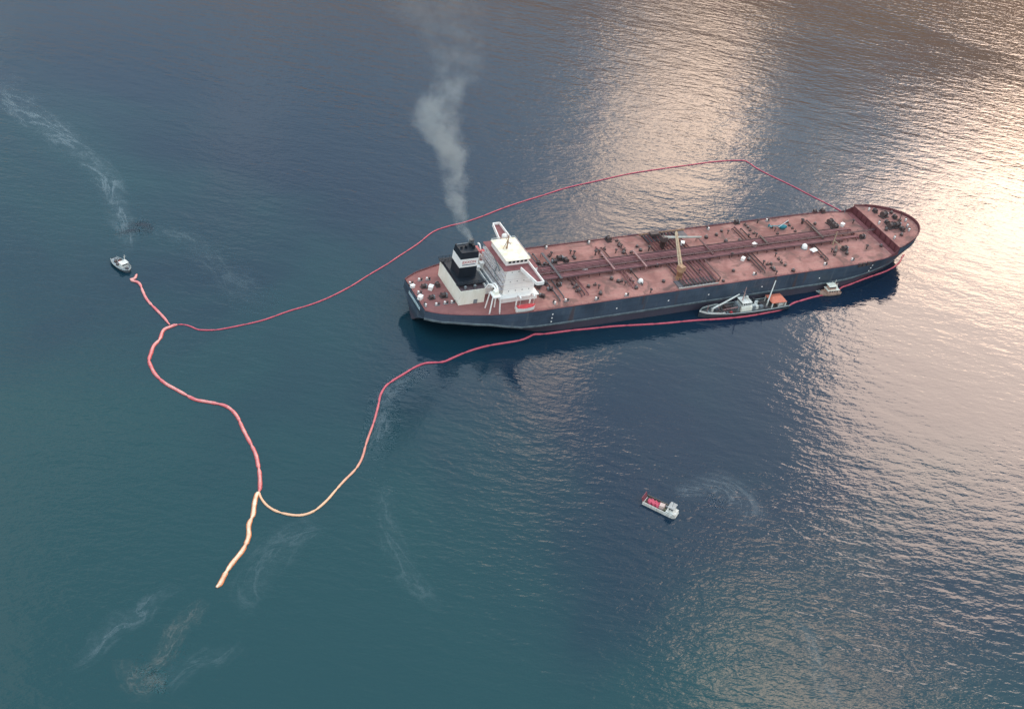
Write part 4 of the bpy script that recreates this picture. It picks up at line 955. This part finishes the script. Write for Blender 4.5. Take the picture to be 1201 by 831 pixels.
sm.add(vs, [(i * n_ + j, i * n_ + (j + 1) % n_, (i + 1) * n_ + (j + 1) % n_, (i + 1) * n_ + j) for i in range(K - 1) for j in range(n_)] + [tuple(range(n_))[::-1], tuple(range((K - 1) * n_, K * n_))], True)
mt = bpy.data.materials.new('smoke'); mt.use_nodes = True; t = mt.node_tree; t.nodes.clear()
c = N(t, 'ShaderNodeTexCoord'); P_ = c.outputs['Object']
s = N(t, 'ShaderNodeSeparateXYZ'); t.links.new(P_, s.inputs[0])
tt = N(t, 'ShaderNodeMapRange'); tt.inputs[1].default_value = z0; tt.inputs[2].default_value = z1; t.links.new(s.outputs[2], tt.inputs[0])
def fcurve(vals, lo, hi):
    fcv = N(t, 'ShaderNodeFloatCurve'); cvv = fcv.mapping.curves[0]
    fcv.mapping.use_clip = False
    keys = [((q.z - z0) / (z1 - z0), (v - lo) / (hi - lo)) for q, v in zip(pp, vals)]
    cvv.points[0].location = keys[0]; cvv.points[1].location = keys[-1]
    for kx in keys[1:-1]: cvv.points.new(*kx)
    fcv.mapping.update(); t.links.new(tt.outputs[0], fcv.inputs['Value'])
    mr = N(t, 'ShaderNodeMapRange'); mr.clamp = False; mr.inputs[3].default_value = lo; mr.inputs[4].default_value = hi; t.links.new(fcv.outputs[0], mr.inputs[0]); return mr.outputs[0]
cx = fcurve([q.x for q in pp], min(q.x for q in pp) - 1, max(q.x for q in pp) + 1)
cy = fcurve([q.y for q in pp], min(q.y for q in pp) - 1, max(q.y for q in pp) + 1)
cr_ = fcurve(rad, 0, 50)
fade = fcurve([.55, .62, .7, .75, .8, .85, .95, 1.0, 1.0, .8, .5, .26, .24, .15], 0, 1)
wn = N(t, 'ShaderNodeTexNoise'); wn.inputs['Scale'].default_value = .055; wn.inputs['Detail'].default_value = 4; wn.inputs['Roughness'].default_value = .6; t.links.new(P_, wn.inputs['Vector'])
ws = N(t, 'ShaderNodeSeparateXYZ'); t.links.new(wn.outputs['Color'], ws.inputs[0])
ddx = math_n(t, 'DIVIDE', math_n(t, 'SUBTRACT', s.outputs[0], cx), cr_); ddy = math_n(t, 'DIVIDE', math_n(t, 'SUBTRACT', s.outputs[1], cy), cr_)
ddx = math_n(t, 'ADD', ddx, math_n(t, 'MULTIPLY', math_n(t, 'SUBTRACT', ws.outputs[0], .5), 2.4)); ddy = math_n(t, 'ADD', ddy, math_n(t, 'MULTIPLY', math_n(t, 'SUBTRACT', ws.outputs[1], .5), 2.4))
dist = math_n(t, 'SQRT', math_n(t, 'ADD', math_n(t, 'MULTIPLY', ddx, ddx), math_n(t, 'MULTIPLY', ddy, ddy)))
den = ramp(t, dist, .25, 1.0, 1.0, 0.0)
den = math_n(t, 'MULTIPLY', den, ramp(t, noise(t, P_, .09, 5, .6), .38, .60, .12, 1.0))
den = math_n(t, 'MULTIPLY', den, fade)
den = math_n(t, 'DIVIDE', math_n(t, 'MULTIPLY', den, .92), cr_)      # thins as it widens
pv = N(t, 'ShaderNodeVolumePrincipled'); pv.inputs['Color'].default_value = (.76, .80, .80, 1); pv.inputs['Anisotropy'].default_value = .1
t.links.new(den, pv.inputs['Density'])
om = N(t, 'ShaderNodeOutputMaterial'); t.links.new(pv.outputs[0], om.inputs['Volume'])
so = sm.build('smoke_plume', mt); tag(so, 'grey white smoke plume rising from the black tanker funnel', 'smoke', kind='stuff')
